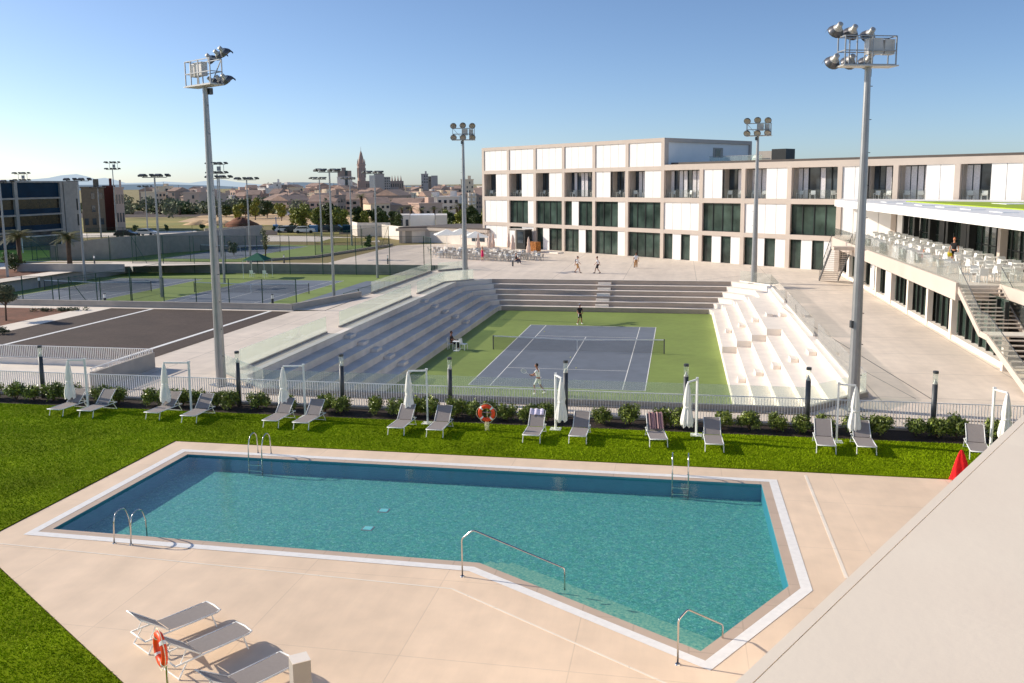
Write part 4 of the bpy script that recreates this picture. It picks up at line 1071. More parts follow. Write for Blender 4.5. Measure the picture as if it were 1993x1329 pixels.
pr = [(back_pt(.68)[0]-.03, back_pt(.68)[1]+.04), (back_pt(.85)[0]-.03, back_pt(.85)[1]+.04), (back_pt(1.02)[0]-.01, back_pt(1.02)[1]+.05), (back_pt(1.05)[0]+.03, back_pt(1.02)[1]+.02), (back_pt(1.05)[0]+.05, back_pt(.8)[1])]
cloth('towel', (7.42, -20.7, .03), 0, .56, pr, M['lilac'], 'small lilac towel folded over the top of a lounger back')
pr = [(back_pt(.05)[0]-.05, back_pt(.05)[1]+.05)]+[(back_pt(f)[0]-.04, back_pt(f)[1]+.05) for f in (.2, .4, .6, .8, 1.0)]+[(back_pt(1.06)[0]+.03, back_pt(1.0)[1]+.04), (back_pt(1.06)[0]+.07, back_pt(.7)[1])]
cloth('towel', (12.30, -20.5, .03), R(8), .54, pr, stripe_mat(), 'crumpled striped brown and mauve towel covering a lounger back', 7, .03)
p = at(1868, 934, .03)
g = MB(); n = 28; prof = [(.27, .0), (.25, .12), (.22, .35), (.17, .6), (.10, .85), (.05, .98), (.03, 1.02)]
for j, (r, z) in enumerate(prof):
    for k in range(n):
        a = 2*PI*k/n; q = r*(1+.22*math.sin(a*5+j*.5)+.08*math.sin(a*9)); g.v.append((q*math.cos(a), q*.7*math.sin(a), z))
for j in range(len(prof)-1):
    for k in range(n): g.f.append((j*n+k, j*n+(k+1) % n, (j+1)*n+(k+1) % n, (j+1)*n+k)); g.mi.append(0)
g.f.append(tuple((len(prof)-1)*n+k for k in range(n))); g.mi.append(0)
o = g.build('towel', M['red_cloth'], smooth=True); o.location = (p.x, p.y, .03); tag(o, 'bright red towel hanging in folds beside the right end lounger', 'towel')
# cantilever parasols, all closed
def closed_canopy(r=.2, L=1.68, n=30, seed=0):
    g = MB(); rg = random.Random(seed); ph = rg.uniform(0, 6); P = [(.03, 0), (.05, -.05), (.09, -.25), (.13, -.55), (.15, -.80), (.12, -.93), (.15, -1.05), (.19, -1.3), (.21, -1.5), (.19, -L)]
    for j, (q, z) in enumerate(P):
        for k in range(n):
            a = 2*PI*k/n; w = 1+(.10+.18*j/len(P))*math.sin(a*7+ph+j*.15)+.06*math.sin(a*4+ph*2)
            dz = (.06*math.sin(a*5+ph) if j == len(P)-1 else 0); g.v.append((q*w*math.cos(a), q*w*math.sin(a)*.85, z+dz))
    for j in range(len(P)-1):
        for k in range(n): g.f.append((j*n+k, j*n+(k+1) % n, (j+1)*n+(k+1) % n, (j+1)*n+k)); g.mi.append(0)
    g.f.append(tuple(range(n-1, -1, -1))); g.mi.append(0); return g
UM = [(-12.93, -18.5, -.75, -.12), (-7.95, -18.4, -1.1, -.15), (-2.7, -18.3, -.84, -.2), (2.75, -18.45, -.72, -.2), (8.1, -18.5, .30, -.55), (13.63, -18.5, -.36, -.6), (18.82, -18.6, .6, -.1), (24.2, -18.6, .28, -.5)]
UL = ['closed white parasol at the left end of the lawn row', 'closed white parasol second from the left end, in front of the picket fence corner', 'closed white parasol before the dark seating of the court',
      'closed white parasol hanging before the green court apron', 'closed white parasol with a grey lamp post right behind it', 'closed white parasol next to the lounger with the striped towel',
      'closed white parasol in front of the thick floodlight mast', 'closed white parasol at the right end by the open staircase']
for i, ((x, y, dx, dy), lb) in enumerate(zip(UM, UL)):
    t = empty('cantilever_parasol', (x, y, .03), 0, lb, 'parasol', 'closed parasols behind the loungers')
    H = 2.25
    MB().box((0, 0, H/2), (.075, .075, H), math.atan2(dy, dx)).build('post', M['white_paint'], t)
    g = MB(); g.bar((0, 0, H-.03), (dx, dy, H-.03), .06, .06); g.build('arm', M['white_paint'], t)
    c = closed_canopy(seed=i); c.v = [(a+dx, b+dy, z+H-.06) for a, b, z in c.v]; c.build('canopy', M['white_cloth'], t, smooth=True)
    MB().lathe((dx, dy, H-1.02), [(.15, 0), (.155, .02), (.15, .045)], 14).build('tie_band', M['white_cloth'], t)
    MB().b2(-.05, .05, -.05, .05, H, H+.05).build('cap', M['white_paint'], t); MB().b2(-.22, .22, -.22, .22, 0, .015).build('base_plate', M['white_paint'], t)
# lamp bollards in the hedge strip
BL = [(-16.45, 'at the left end of the hedge'), (-6.48, 'left of the third parasol'), (-1.56, 'right of the third parasol'), (3.32, 'left of the orange life ring'), (8.3, 'right behind the fifth parasol'), (13.22, 'right behind the sixth parasol'), (17.97, 'at the corner of the white stand'), (22.65, 'before the wide empty plaza')]
for x, lb in BL:
    t = empty('garden_lamp', (x, -16.9, 0), 0, 'dark grey lamp post with a clear glass head '+lb, 'lamp post', 'lamp posts in the hedge')
    MB().tube([(0, 0, 0), (0, 0, 2.0)], .1, 14).build('post', M['steel_dark'], t, smooth=True)
    MB().lathe((0, 0, 2.0), [(.1, 0), (.1, .02), (.035, .13), (.03, .2)], 14).build('reflector', M['lamp_white'], t, smooth=True)
    g = MB(); g.tube([(0, 0, 2.0), (0, 0, 2.42)], .095, 14, cap=False); g.build('glass_tube', M['guard'], t)
    MB().lathe((0, 0, 2.42), [(.105, 0), (.105, .09), (.09, .10)], 14).build('cap', M['steel_dark'], t)
# hedge shrubs, five leaf masses reused
shr = []
for s in range(5):
    rg = random.Random(s); B = [(rg.uniform(-.28, .28), rg.uniform(-.2, .2), rg.uniform(.3, .62), rg.uniform(.24, .34), rg.uniform(.22, .3), rg.uniform(.22, .3)) for _ in range(7)]
    t = empty('hedge_shrub', (0, 0, -40), 0, 'low glossy green hedge shrub between the lawn and the picket fence', 'shrub', 'shrubs of the hedge')
    np_mesh('foliage', leaf_cloud(B, 1900, .10, s, .3), 4, M['leaf'], t)
    g = MB()
    for k in range(7): 
        a = k*.9; g.tube([(0, 0, 0), (.12*math.cos(a), .12*math.sin(a), .3), (.25*math.cos(a+.3), .2*math.sin(a+.3), .62)], [.016, .012, .005], 5)
    g.build('stems', M['bark'], t); shr.append(t)
sx = [(-18.7, .0), (-17.4, .1), (-16.5, 0), (-15.6, .1), (-14.6, 0), (-13.0, 0), (-12.1, .1), (-10.7, 0), (-9.9, 0), (-9.0, .1), (-8.2, 0), (-7.35, .1), (-6.6, 0), (-5.4, 0), (-3.9, 0), (-2.2, .1), (-1.45, 0), (0.0, 0), (1.1, .05), (1.9, 0), (2.6, 0), (3.7, .05), (4.4, 0), (5.9, 0), (6.8, 0), (7.6, .05), (9.8, 0), (11.0, 0), (12.4, 0), (13.1, 0), (14.7, 0), (15.7, 0), (16.8, .05), (17.65, 0), (18.6, 0), (19.6, 0), (20.6, 0), (21.9, 0), (22.7, .05), (23.4, 0), (24.8, 0), (25.8, 0), (-20.2, 0), (-21.6, 0), (5.1, 0)]
used = set(); rs = random.Random(4)
for i, (x, dy) in enumerate(sx):
    k = rs.randrange(5); loc = (x, -17.4+rs.uniform(-.12, .12), .0); rz = rs.uniform(0, 6); sc = rs.uniform(.92, 1.15)
    if k not in used: used.add(k); shr[k].location = loc; shr[k].rotation_euler = (0, 0, rz); shr[k].scale = (sc,)*3
    else: dup(shr[k], loc, rz, scale=sc)
# life rings
def life_ring(loc, rz, H, label, tilt=0, rope=True):
    t = empty('life_ring', loc, rz, label, 'life ring')
    g = MB(); n, m_ = 36, 12; Rm, r = .27, .075; mi = []
    for i in range(n):
        for j in range(m_):
            a, b = 2*PI*i/n, 2*PI*j/m_; g.v.append(((Rm+r*math.cos(b))*math.cos(a), r*math.sin(b)*.8, H+(Rm+r*math.cos(b))*math.sin(a)))
    for i in range(n):
        for j in range(m_): g.f.append((i*m_+j, ((i+1) % n)*m_+j, ((i+1) % n)*m_+(j+1) % m_, i*m_+(j+1) % m_)); g.mi.append(1 if (i % 9) in (4, 5) and False else 0)
    o = g.build('ring', M['orange'], t, smooth=True)
    for q in range(4):
        a0 = PI/4+q*PI/2; w = MB(); r2 = r*1.06
        for i in range(3):
            a = a0-.12+.12*i
            for j in range(m_):
                b = 2*PI*j/m_; w.v.append(((Rm+r2*math.cos(b))*math.cos(a), r2*math.sin(b)*.8, H+(Rm+r2*math.cos(b))*math.sin(a)))
        for i in range(2):
            for j in range(m_): w.f.append((i*m_+j, (i+1)*m_+j, (i+1)*m_+(j+1) % m_, i*m_+(j+1) % m_)); w.mi.append(0)
        w.build('white_band', M['white_paint'], o, smooth=True)
    rp = MB()
    for q in range(4):
        a0 = PI/4+q*PI/2; pts = [((Rm+.085+.05*math.sin(PI*k/6))*math.cos(a0+PI/2*k/6), -.02, H+(Rm+.085+.05*math.sin(PI*k/6))*math.sin(a0+PI/2*k/6)) for k in range(7)]; rp.tube(pts, .008, 5)
    rp.build('grab_rope', M['rope'], t)
    MB().tube([(0, .09, 0), (0, .09, H+.05)], .022, 8).build('post', M['chrome'], t)
    MB().tube([(-.26, .09, H), (.26, .09, H)], .014, 6).build('bracket', M['chrome'], t)
    if rope:
        rp = MB()
        for k in range(9): 
            a = k*.7; rp.tube([(.05*math.cos(a), .05, H-.3), (.09*math.cos(a), .03+.06*math.sin(a), H-.5), (.07*math.sin(a), .06+.05*math.sin(a), H-.68-.02*(k % 3)), (.02, .05, H-.5)], .008, 5)
        rp.build('coiled_rope', M['rope'], t)
    return t
p = at(949, 848); life_ring((p.x, -19.9, .03), R(0), .92, 'orange and white life ring on a post at the lawn edge by the hedge')
pr = at(322, 1400, 0)
p = at(312, 1263, 1.15); life_ring((p.x, p.y, 0), R(-42), 1.15, 'orange and white life ring on a steel post among the near deck loungers', rope=False)
# stone post
p = at(583, 1281, .95); t = empty('stone_post', (p.x, p.y, 0), R(38), 'square grey stone post at the bottom of the picture beside a deck lounger', 'post')
MB().b2(-.17, .17, -.17, .17, 0, .95).build('shaft', M['grey_conc'], t); MB().b2(-.172, .172, -.172, .172, .95, .962).build('top_plate', M['white_conc'], t)
# pool rails and ladders
def pipe(name, pts, parent, r=.021):
    P = [Vector(p) for p in pts]; Q = [P[0]]
    for i in range(1, len(P)-1):      # round the bends
        a = P[i]+(P[i-1]-P[i]).normalized()*.07; b = P[i]+(P[i+1]-P[i]).normalized()*.07
        for k in range(5): f = k/4; Q.append((a*(1-f)+P[i]*f)*(1-f)+(P[i]*(1-f)+b*f)*f)
    Q.append(P[-1]); g = MB(); g.tube(Q, r, 10); return g.build(name, M['chrome'], parent, smooth=True)
def ladder(x, y, side, label):
    """side -1: water lies towards -y, +1 towards +y"""
    t = empty('pool_ladder', (x, y, 0), 0, label, 'pool ladder', 'steel pool ladders')
    for s in (-.26, .26):
        pts = [(s, -side*.55, 0), (s, -side*.5, .60)]+[(s, -side*.5+side*.30*(1-math.cos(PI*k/8)), .60+.26*math.sin(PI*k/8)) for k in range(1, 8)]+[(s, side*.18, .45), (s, side*.22, -.55)]
        g = MB(); g.tube(pts, .021, 10); g.build('handrail', M['chrome'], t, smooth=True)
        MB().lathe((s, -side*.55, 0), [(.05, 0), (.045, .015), (.02, .02)], 12).build('flange', M['chrome'], t)
    for z in (-.2, -.42): MB().b2(-.26, .26, side*.17, side*.27, z, z+.03).build('rung', M['chrome'], t)
    return t
ladder(-2.2, -31.15, 1, 'steel ladder handrails at the near left edge of the pool')
ladder(-2.1, -23.85, -1, 'steel ladder handrails at the far edge of the pool, left part')
ladder(13.02, -23.85, -1, 'steel ladder handrails at the far edge of the pool, right part')
def bent_rail(b, e, ap, top, label):
    """b: photo pixel of the post base, e: pixel where it enters the water, ap: pixel of the bend, top: pixel rows of post top and outer end"""
    B = at(*b); E = at(e[0], e[1], -.05); d = (E-B); d.z = 0; L = d.length; d.normalize()
    t = empty('pool_handrail', (B.x, B.y, 0), math.atan2(d.y, d.x), label, 'handrail', 'handrails into the shallow end')
    h0 = zat(b[0], top[0], B); h2 = zat(e[0], top[1], E); q = B+d*.30; h1 = zat(ap[0], ap[1], q)
    pipe('rail', [(0, 0, 0), (0, 0, h0), (.30, 0, h1), (L, 0, h2), (L, 0, -.5)], t)
    MB().lathe((0, 0, 0), [(.06, 0), (.05, .02)], 12).build('flange', M['chrome'], t)
bent_rail((900, 1122), (1099, 1144), (925, 1031), (1048, 1106), 'long sloping steel handrail entering the water over the slanted pool edge')
bent_rail((1319, 1293), (1406, 1246), (1349, 1187), (1206, 1216), 'short bent steel handrail at the pointed corner of the pool')

# ================================================================== PEOPLE
def skin_mesh(name, V, E, Rr, mats, parent=None, sub=2, extra=None):
    me = bpy.data.meshes.new(name+'_tmp'); me.from_pydata([tuple(v) for v in V], E, []); o = bpy.data.objects.new(name+'_tmp', me); COL.objects.link(o)
    m = o.modifiers.new('skin', 'SKIN'); m.use_smooth_shade = True
    for i, r in enumerate(Rr): me.skin_vertices[0].data[i].radius = (r if isinstance(r, tuple) else (r, r)); me.skin_vertices[0].data[i].use_root = (i == 0)
    s = o.modifiers.new('sub', 'SUBSURF'); s.levels = sub; s.render_levels = sub
    dg = bpy.context.evaluated_depsgraph_get(); dg.update(); ev = o.evaluated_get(dg); nm = bpy.data.meshes.new_from_object(ev)
    bpy.data.objects.remove(o); bpy.data.meshes.remove(me)
    if extra and extra.v:
        bm = bmesh.new(); bm.from_mesh(nm); e2 = bpy.data.meshes.new('x'); e2.from_pydata(extra.v, [], extra.f); bm.from_mesh(e2); bm.to_mesh(nm); bm.free(); bpy.data.meshes.remove(e2)
    nm.name = name; nm.materials.clear(); nm.materials.append(mats)
    nm.polygons.foreach_set('use_smooth', [True]*len(nm.polygons))
    r = bpy.data.objects.new(name, nm); COL.objects.link(r); r.parent = parent; return r
def person(loc, heading, label, pose, shirt, shorts, skin='skin', hair='hair', shoes='white_paint', longhair=False, scale=1.0, racket=None, long_legs=False, dress=None, backpack=False, cap=None):
    """faces +y before turning; pose gives joint points in metres"""
    t = empty('person', loc, heading, label, 'person'); t.scale = (scale,)*3
    V3 = Vector; pel = V3(pose.get('pelvis', (0, 0, .96))); ln = V3(pose.get('lean', (0, 0, 1))).normalized()
    waist, chest, neck = pel+ln*.16, pel+ln*.38, pel+ln*.54
    hdir = V3(pose.get('head', (0, .12, 1))).normalized(); head = neck+hdir*.17
    side = V3(pose.get('side', (1, 0, 0))).normalized()
    V = [pel, waist, chest, neck, neck+hdir*.07, head]; Rr = [(.135, .10), (.125, .09), (.145, .10), (.06, .06), (.052, .055), (.05, .055)]
    E = [(0, 1), (1, 2), (2, 3), (3, 4), (4, 5)]
    ex = MB()
    ex.ell(head+hdir*.055+V3((0, .01, 0)), (.078, .098, .118), 14, 10)
    fw = V3((0, 1, 0)); 
    ex.ell(head+V3((0, .108, .045)), (.013, .018, .026), 6, 5)           # nose
    for s in (-1, 1):
        ex.ell(head+V3((s*.078, 0, .05)), (.012, .022, .034), 6, 5)      # ears
        ex.ell(head+V3((s*.03, .092, .07)), (.014, .010, .009), 6, 4)    # brows and eyes
    ex.ell(head+V3((0, .094, .002)), (.024, .010, .008), 6, 4)           # mouth
    arms = {}; legs = {}
    for s, k in ((-1, 'L'), (1, 'R')):
        sh = chest+side*s*.175+ln*.09; el, wr = V3(pose['el'+k]), V3(pose['wr'+k]); i = len(V)
        V += [sh, el, wr]; Rr += [.052, .04, .027]; E += [(2, i), (i, i+1), (i+1, i+2)]; arms[k] = (sh, el, wr)
        d = (wr-el).normalized(); palm = wr+d*.075; V.append(palm); Rr.append((.04, .018)); E.append((i+2, i+3))
        up = V3((0, 0, 1)) if abs(d.z) < .8 else V3((0, 1, 0)); sd = d.cross(up).normalized(); nn = sd.cross(d)
        for q, (off, L) in enumerate(((-.03, .062), (-.010, .072), (.010, .068), (.028, .052))):
            b = palm+sd*off; ex.tube([b-d*.01, b+d*L*.5+nn*.006, b+d*L*.85-nn*.012, b+d*L-nn*.03], [.010, .009, .008, .006], 6)
        b = wr+d*.03; ex.tube([b+sd*.02, b+sd*.045+d*.03, b+sd*.05+d*.06], [.011, .010, .007], 6)
        hp = pel+side*s*.09-ln*.04; kn, an = V3(pose['kn'+k]), V3(pose['an'+k]); to = an+V3(pose.get('toe'+k, (0, .17, -.05)))
        i = len(V); V += [hp, kn, kn*.45+an*.55, an, to]; Rr += [.088, .056, .05, .035, .03]; E += [(0, i), (i, i+1), (i+1, i+2), (i+2, i+3), (i+3, i+4)]; legs[k] = (hp, kn, an, to)
    skin_mesh('body', V, E, Rr, M[skin], t, extra=ex)
    # clothes
    if dress is None:
        V = [pel+ln*.02, waist, chest, neck-ln*.03]; Rr = [(.16, .125), (.15, .115), (.17, .125), .075]; E = [(0, 1), (1, 2), (2, 3)]
        for k in 'LR':
            sh, el, wr = arms[k]; i = len(V); V += [sh, sh*.4+el*.6]; Rr += [.07, .062]; E += [(2, i), (i, i+1)]
        skin_mesh('shirt', V, E, Rr, M[shirt], t)
        V = [pel+ln*.06]; Rr = [(.155, .12)]; E = []
        for k in 'LR':
            hp, kn, an, to = legs[k]; e = (kn*.92+hp*.08) if not long_legs else an+V3((0, 0, .06)); i = len(V); V += [hp, (hp+kn)/2, e] + ([kn] if False else []); Rr += [.112, .09, .078 if not long_legs else .06]; E += [(0, i), (i, i+1), (i+1, i+2)]
            if long_legs: V[i+1] = kn; 
        skin_mesh('trousers' if long_legs else 'shorts', V, E, Rr, M[shorts], t)
    else:
        V = [neck-ln*.03, chest, waist, pel, pel-ln*.3, pel-ln*.42]; Rr = [.07, (.165, .12), (.15, .115), (.175, .14), (.20, .17), (.21, .18)]
        skin_mesh('dress', V, [(i, i+1) for i in range(5)], Rr, M[dress], t)
    g = MB()
    for k in 'LR':
        hp, kn, an, to = legs[k]; g.tube([an+V3((0, -.04, .02)), an+V3((0, 0, -.035)), to+V3((0, .02, -.0))], [.045, .052, .04], 8)
    g.build('shoes', M[shoes], t, smooth=True)
    g = MB(); g.ell(head+hdir*.085+V3((0, -.022, .012)), (.089, .100, .105), 12, 8)
    if longhair: g.tube([head+V3((0, -.07, .05)), head+V3((0, -.10, -.06)), neck+V3((0, -.10, -.10))], [.06, .06, .03], 8)
    g.build('hair' if not cap else 'cap', M[cap or hair], t, smooth=True)
    if backpack: g = MB(); c = chest-V3((0, .17, .02)); g.ell(c, (.13, .09, .2), 10, 8); g.build('backpack', M['navy'], t, smooth=True)
    return t, arms
def racket_obj(loc, rz, a, b, label):
    """a: grip, b: direction towards the head, local"""
    t = empty('tennis_racket', loc, rz, label, 'tennis racket'); a = Vector(a); d = (Vector(b)-a).normalized()
    MB().tube([a-d*.08, a+d*.14], .017, 8).build('grip', M['black_cloth'], t)
    u = d.cross(Vector((0, 0, 1))).normalized(); c = a+d*.52; w = u.cross(d)
    g = MB(); g.tube([a+d*.14, a+d*.36], .011, 6); pts = [c+d*.165*math.cos(2*PI*k/20)+w*.13*math.sin(2*PI*k/20) for k in range(21)]; g.tube(pts, .012, 6, cap=False); g.build('frame', M['white_paint'], t)
    g = MB(); g.add([p for p in pts[:-1]], [tuple(range(20))]); g.build('strings', M['guard'], t)
    return t
stand_ = dict(elL=(-.27, -.02, 1.14), wrL=(-.29, .06, .9), elR=(.27, -.02, 1.14), wrR=(.29, .06, .9), knL=(-.1, .02, .5), anL=(-.11, 0, .08), knR=(.1, .02, .5), anR=(.11, 0, .08))
walk = dict(lean=(0, .06, 1), elL=(-.27, .08, 1.16), wrL=(-.27, .27, 1.0), elR=(.27, -.14, 1.16), wrR=(.28, -.2, .93), knL=(-.09, -.02, .5), anL=(-.09, -.30, .13), toeL=(0, .13, -.09), knR=(.09, .22, .53), anR=(.09, .33, .08))
# near player, side on, weight back, racket out in front
pn = dict(lean=(0, .12, 1), head=(0, .2, 1), elL=(-.22, .22, 1.22), wrL=(-.1, .42, 1.16), elR=(.26, .1, 1.12), wrR=(.1, .40, 1.06), knL=(-.12, .22, .52), anL=(-.2, .10, .09), knR=(.14, -.06, .52), anR=(.22, -.36, .12), toeR=(0, .14, -.09))
P = (4.72, -1.75, ZC+.01); h = R(78)
person(P, h, 'tennis player in all white swinging near the close baseline of the sunken court', pn, 'white_shirt', 'white_shirt', 'brown_skin', 'hair')
racket_obj(P, h, (.02, .47, 1.08), (-.15, 1.0, 1.42), 'tennis racket held by the player in white')
pf = dict(lean=(0, .05, 1), head=(0, .1, 1), elL=(-.28, .1, 1.14), wrL=(-.15, .3, 1.05), elR=(.26, .06, 1.12), wrR=(.28, .28, 1.02), knL=(-.14, .1, .51), anL=(-.24, -.06, .09), knR=(.13, .16, .52), anR=(.26, .08, .09))
P = (4.25, 24.6, ZC+.01); h = R(-150)
person(P, h, 'tennis player in black with a white cap near the far baseline', pf, 'black_cloth', 'black_cloth', 'brown_skin', 'hair', cap='white_paint')
racket_obj(P, h, (.29, .34, 1.0), (.5, .9, .95), 'tennis racket held by the player in black')
for (x, y, z), lb in zip(((6.1, 5.9, ZC+.04), (1.75, 20.2, ZC+.04), (5.8, 5.2, ZC+.9)), ('yellow tennis ball lying near the service line', 'yellow tennis ball lying by the far tramline', 'yellow tennis ball in flight above the near service box')):
    o = MB().ell((0, 0, 0), (.034,)*3, 10, 8).build('tennis_ball', mat('ball_felt', srgb(216, 222, 120)), smooth=True); o.location = (x, y, z); tag(o, lb, 'tennis ball')
# seated umpire or coach, on a white chair by the left stand
seat = dict(pelvis=(0, 0, .52), lean=(0, -.12, 1), elL=(-.24, .1, .72), wrL=(-.16, .3, .66), elR=(.24, .1, .72), wrR=(.16, .3, .66), knL=(-.11, .46, .5), anL=(-.12, .5, .08), knR=(.11, .46, .5), anR=(.12, .5, .08))
cc = chair2_proto('court_chair', 'white chair with a person in dark clothes sitting on it beside the court', 'white chairs beside the court'); cc.location = (-4.12, 11.5, ZC+.005); cc.rotation_euler = (0, 0, R(90))
person((-4.05, 11.5, ZC+.005), R(-90), 'person in dark clothes sitting on a chair by the shaded left stand', seat, 'black_cloth', 'black_cloth', 'brown_skin', long_legs=True)
dup(cc, (-3.1, 11.35, ZC+.005), R(75), 'empty white chair on the court next to the seated person')
t = table_proto('court_table', 'small white table beside the chairs at the left of the court', None, .5); t.location = (-3.55, 10.9, ZC+.005)
# on the plaza
person((1.9, 43.3, .004), R(-95), 'pedestrian in a white shirt and tan trousers with a dark backpack walking on the plaza', walk, 'white_shirt', 'tan_cloth', 'brown_skin', shoes='black_cloth', backpack=True)
person((4.15, 43.0, .004), R(85), 'pedestrian in a white shirt and dark shorts striding across the plaza', walk, 'white_shirt', 'black_cloth', 'brown_skin', shoes='black_cloth')
person((8.0, 48.9, .004), R(10), 'person in a white shirt standing behind a dark plaza bollard', stand_, 'white_shirt', 'tan_cloth', 'brown_skin', long_legs=True)
person((*at(939, 508)[:2], .004), R(160), 'woman in a magenta dress walking past the cafe tables', stand_, 'magenta', 'magenta', longhair=True, dress='magenta')
person((*at(1005, 514)[:2], .004), R(-60), 'person in dark clothes seated at the cafe edge beside a bollard', seat, 'black_cloth', 'navy', long_legs=True)
# on the terrace
person((31.9, 14.2, TZ+.002), R(150), 'ginger haired woman in a black top standing among the white terrace tables', stand_, 'black_cloth', 'black_cloth', 'skin', 'hair_red')
person((30.0, 14.6, TZ+.002), R(200), 'small child in pink behind the terrace glass guard', stand_, 'pink', 'pink', 'skin', 'hair_red', dress='pink', scale=.52)
g = MB(); g.ell((0, 0, .16), (.2, .11, .16), 12, 8); g.tube([(-.12, 0, .26), (-.06, 0, .42), (.06, 0, .42), (.12, 0, .26)], .012, 6)
o = g.build('beach_bag', mat('yellow_bag', srgb(204, 186, 40)), smooth=True); o.location = (31.55, 14.0, TZ+.5); tag(o, 'yellow bag hanging beside the woman in the black top', 'bag')
# plaza bollards
for (px, py), lb in (((998, 518), 'dark plaza bollard at the cafe, nearer one'), ((1008, 512), 'dark plaza bollard at the cafe, farther one'), ((1235, 521), 'dark plaza bollard beside the standing person'), ((531, 598), 'pale topped bollard at the end of the low court wall'), ((205, 596), 'pale topped bollard on the low wall by the soil bed'), ((184, 513), 'bollard on the path behind the soil bed'), ((553, 512), 'bollard on the path before the upper courts'), ((755, 514), 'bollard beside the far mesh fence'), ((77, 560), 'bollard on the soil bed path left of the court lamp')):
    p = at(px, py); t = empty('path_bollard', (p.x, p.y, 0), 0, lb, 'bollard', 'bollards along the paths')
    MB().tube([(0, 0, 0), (0, 0, .72)], .1, 10).build('post', M['steel_dark'], t); MB().tube([(0, 0, .72), (0, 0, 1.02)], .09, 10).build('lantern', M['white_paint'], t); MB().tube([(0, 0, 1.02), (0, 0, 1.08)], .1, 10).build('cap', M['steel_dark'], t)
# ------------------------------------------------------------------ cafe
ct = table_proto('cafe_table', 'small pale table of the open air cafe in front of the low building', 'cafe tables on the plaza', .7); ccc = chair2_proto('cafe_chair', 'pale metal chair of the open air cafe in front of the low building', 'cafe chairs on the plaza', 'lamp_white')
rc = random.Random(3)
for px in range(846, 1046, 13):
    for r_ in range(3):
        y = 491+(px-846)*.052+r_*5.2
        if r_ == 2 and px > 1000: continue
        p = at(px+rc.uniform(-3, 3)+r_*4, y); put_set(ct, ccc, p.x, p.y, .004, 3, rc.uniform(0, 1))
def open_parasol(px, py, lb):
    p = at(px, py); t = empty('open_parasol', (p.x, p.y, 0), R(20), lb, 'parasol', 'open white parasols of the cafe')
    MB().tube([(0, 0, 0), (0, 0, 2.9)], .035, 8).build('pole', M['white_paint'], t)
    g = MB(); s = 1.9; z0, z1 = 2.15, 3.0; c = [(-s, -s, z0), (s, -s, z0), (s, s, z0), (-s, s, z0)]
    g.add(c+[(0, 0, z1)], [(0, 1, 4), (1, 2, 4), (2, 3, 4), (3, 0, 4)]); g.build('canopy', M['white_cloth'], t)
    g = MB(); [g.bar((0, 0, 2.0), (q[0]*.97, q[1]*.97, z0-.03), .03) for q in c]; g.build('ribs', M['white_paint'], t)
open_parasol(870, 484, 'open white cafe parasol, leftmost of three'); open_parasol(897, 482, 'open white cafe parasol, middle of three'); open_parasol(926, 490, 'open white cafe parasol next to the end of the long building')
for i, (px, py, lb) in enumerate(((931, 494, 'behind the woman in magenta'), (953, 495, 'left of a close pair'), (960, 494, 'right of a close pair'), (990, 494, 'before the white panels'), (998, 499, 'thickest of the row'), (1029, 506, 'beside the orange wooden stall'))):
    p = at(px, py); t = empty('closed_parasol', (p.x, p.y, 0), 0, 'folded salmon coloured cafe parasol '+lb, 'parasol', 'folded cafe parasols')
    MB().tube([(0, 0, 0), (0, 0, 3.0)], .035, 8).build('pole', M['white_paint'], t)
    c = closed_canopy(L=2.0, seed=i); c.v = [(a*(1.5 if i == 4 else 1.1), b*(1.5 if i == 4 else 1.1), z+2.95) for a, b, z in c.v]; c.build('canopy', M['pink_canvas'], t, smooth=True)
    MB().b2(-.3, .3, -.3, .3, 0, .08).build('base', M['grey_conc'], t)
# kiosk boxes beside the building
t = empty('service_kiosk', hl(1.35*W, -1.6), BA, 'grey service kiosk with two pale doors against the long building', 'kiosk')
MB().b2(0, 1.6, -.1, 1.3, 0, 2.9).build('cabinet', M['box_grey'], t); MB().b2(1.66, 3.6, -.1, 1.3, 0, 2.9).build('cabinet', M['mullion'], t)
MB().b2(.2, 1.35, -.14, -.103, .1, 2.7).build('door', M['panel'], t); MB().b2(2.0, 3.2, -.14, -.103, .9, 2.6).build('window', M['glass2'], t); MB().b2(-.1, 3.7, -.2, 1.3, 2.903, 3.0).build('roof', M['lamp_white'], t)
p = at(1040, 491); t = empty('wooden_stall', (p.x, p.y, 0), R(-38), 'low orange wooden crate stall beside the grey kiosk', 'stall')
MB().b2(-.8, .8, -.5, .5, .1, 1.5).build('body', M['wood'], t); g = MB(); [g.b2(-.82+k*.4, -.74+k*.4, -.55, -.503, 0, 1.6) for k in range(5)]; g.build('slats', M['wood'], t)
p = at(1075, 492); o = MB().box((0, 0, .08), (3.4, 1.2, .16)).build('white_sandbag_pile', M['white_conc']); o.location = p; o.rotation_euler = (0, 0, R(-38)); tag(o, 'low pale slab pile lying on the plaza right of the wooden stall', 'slab pile')
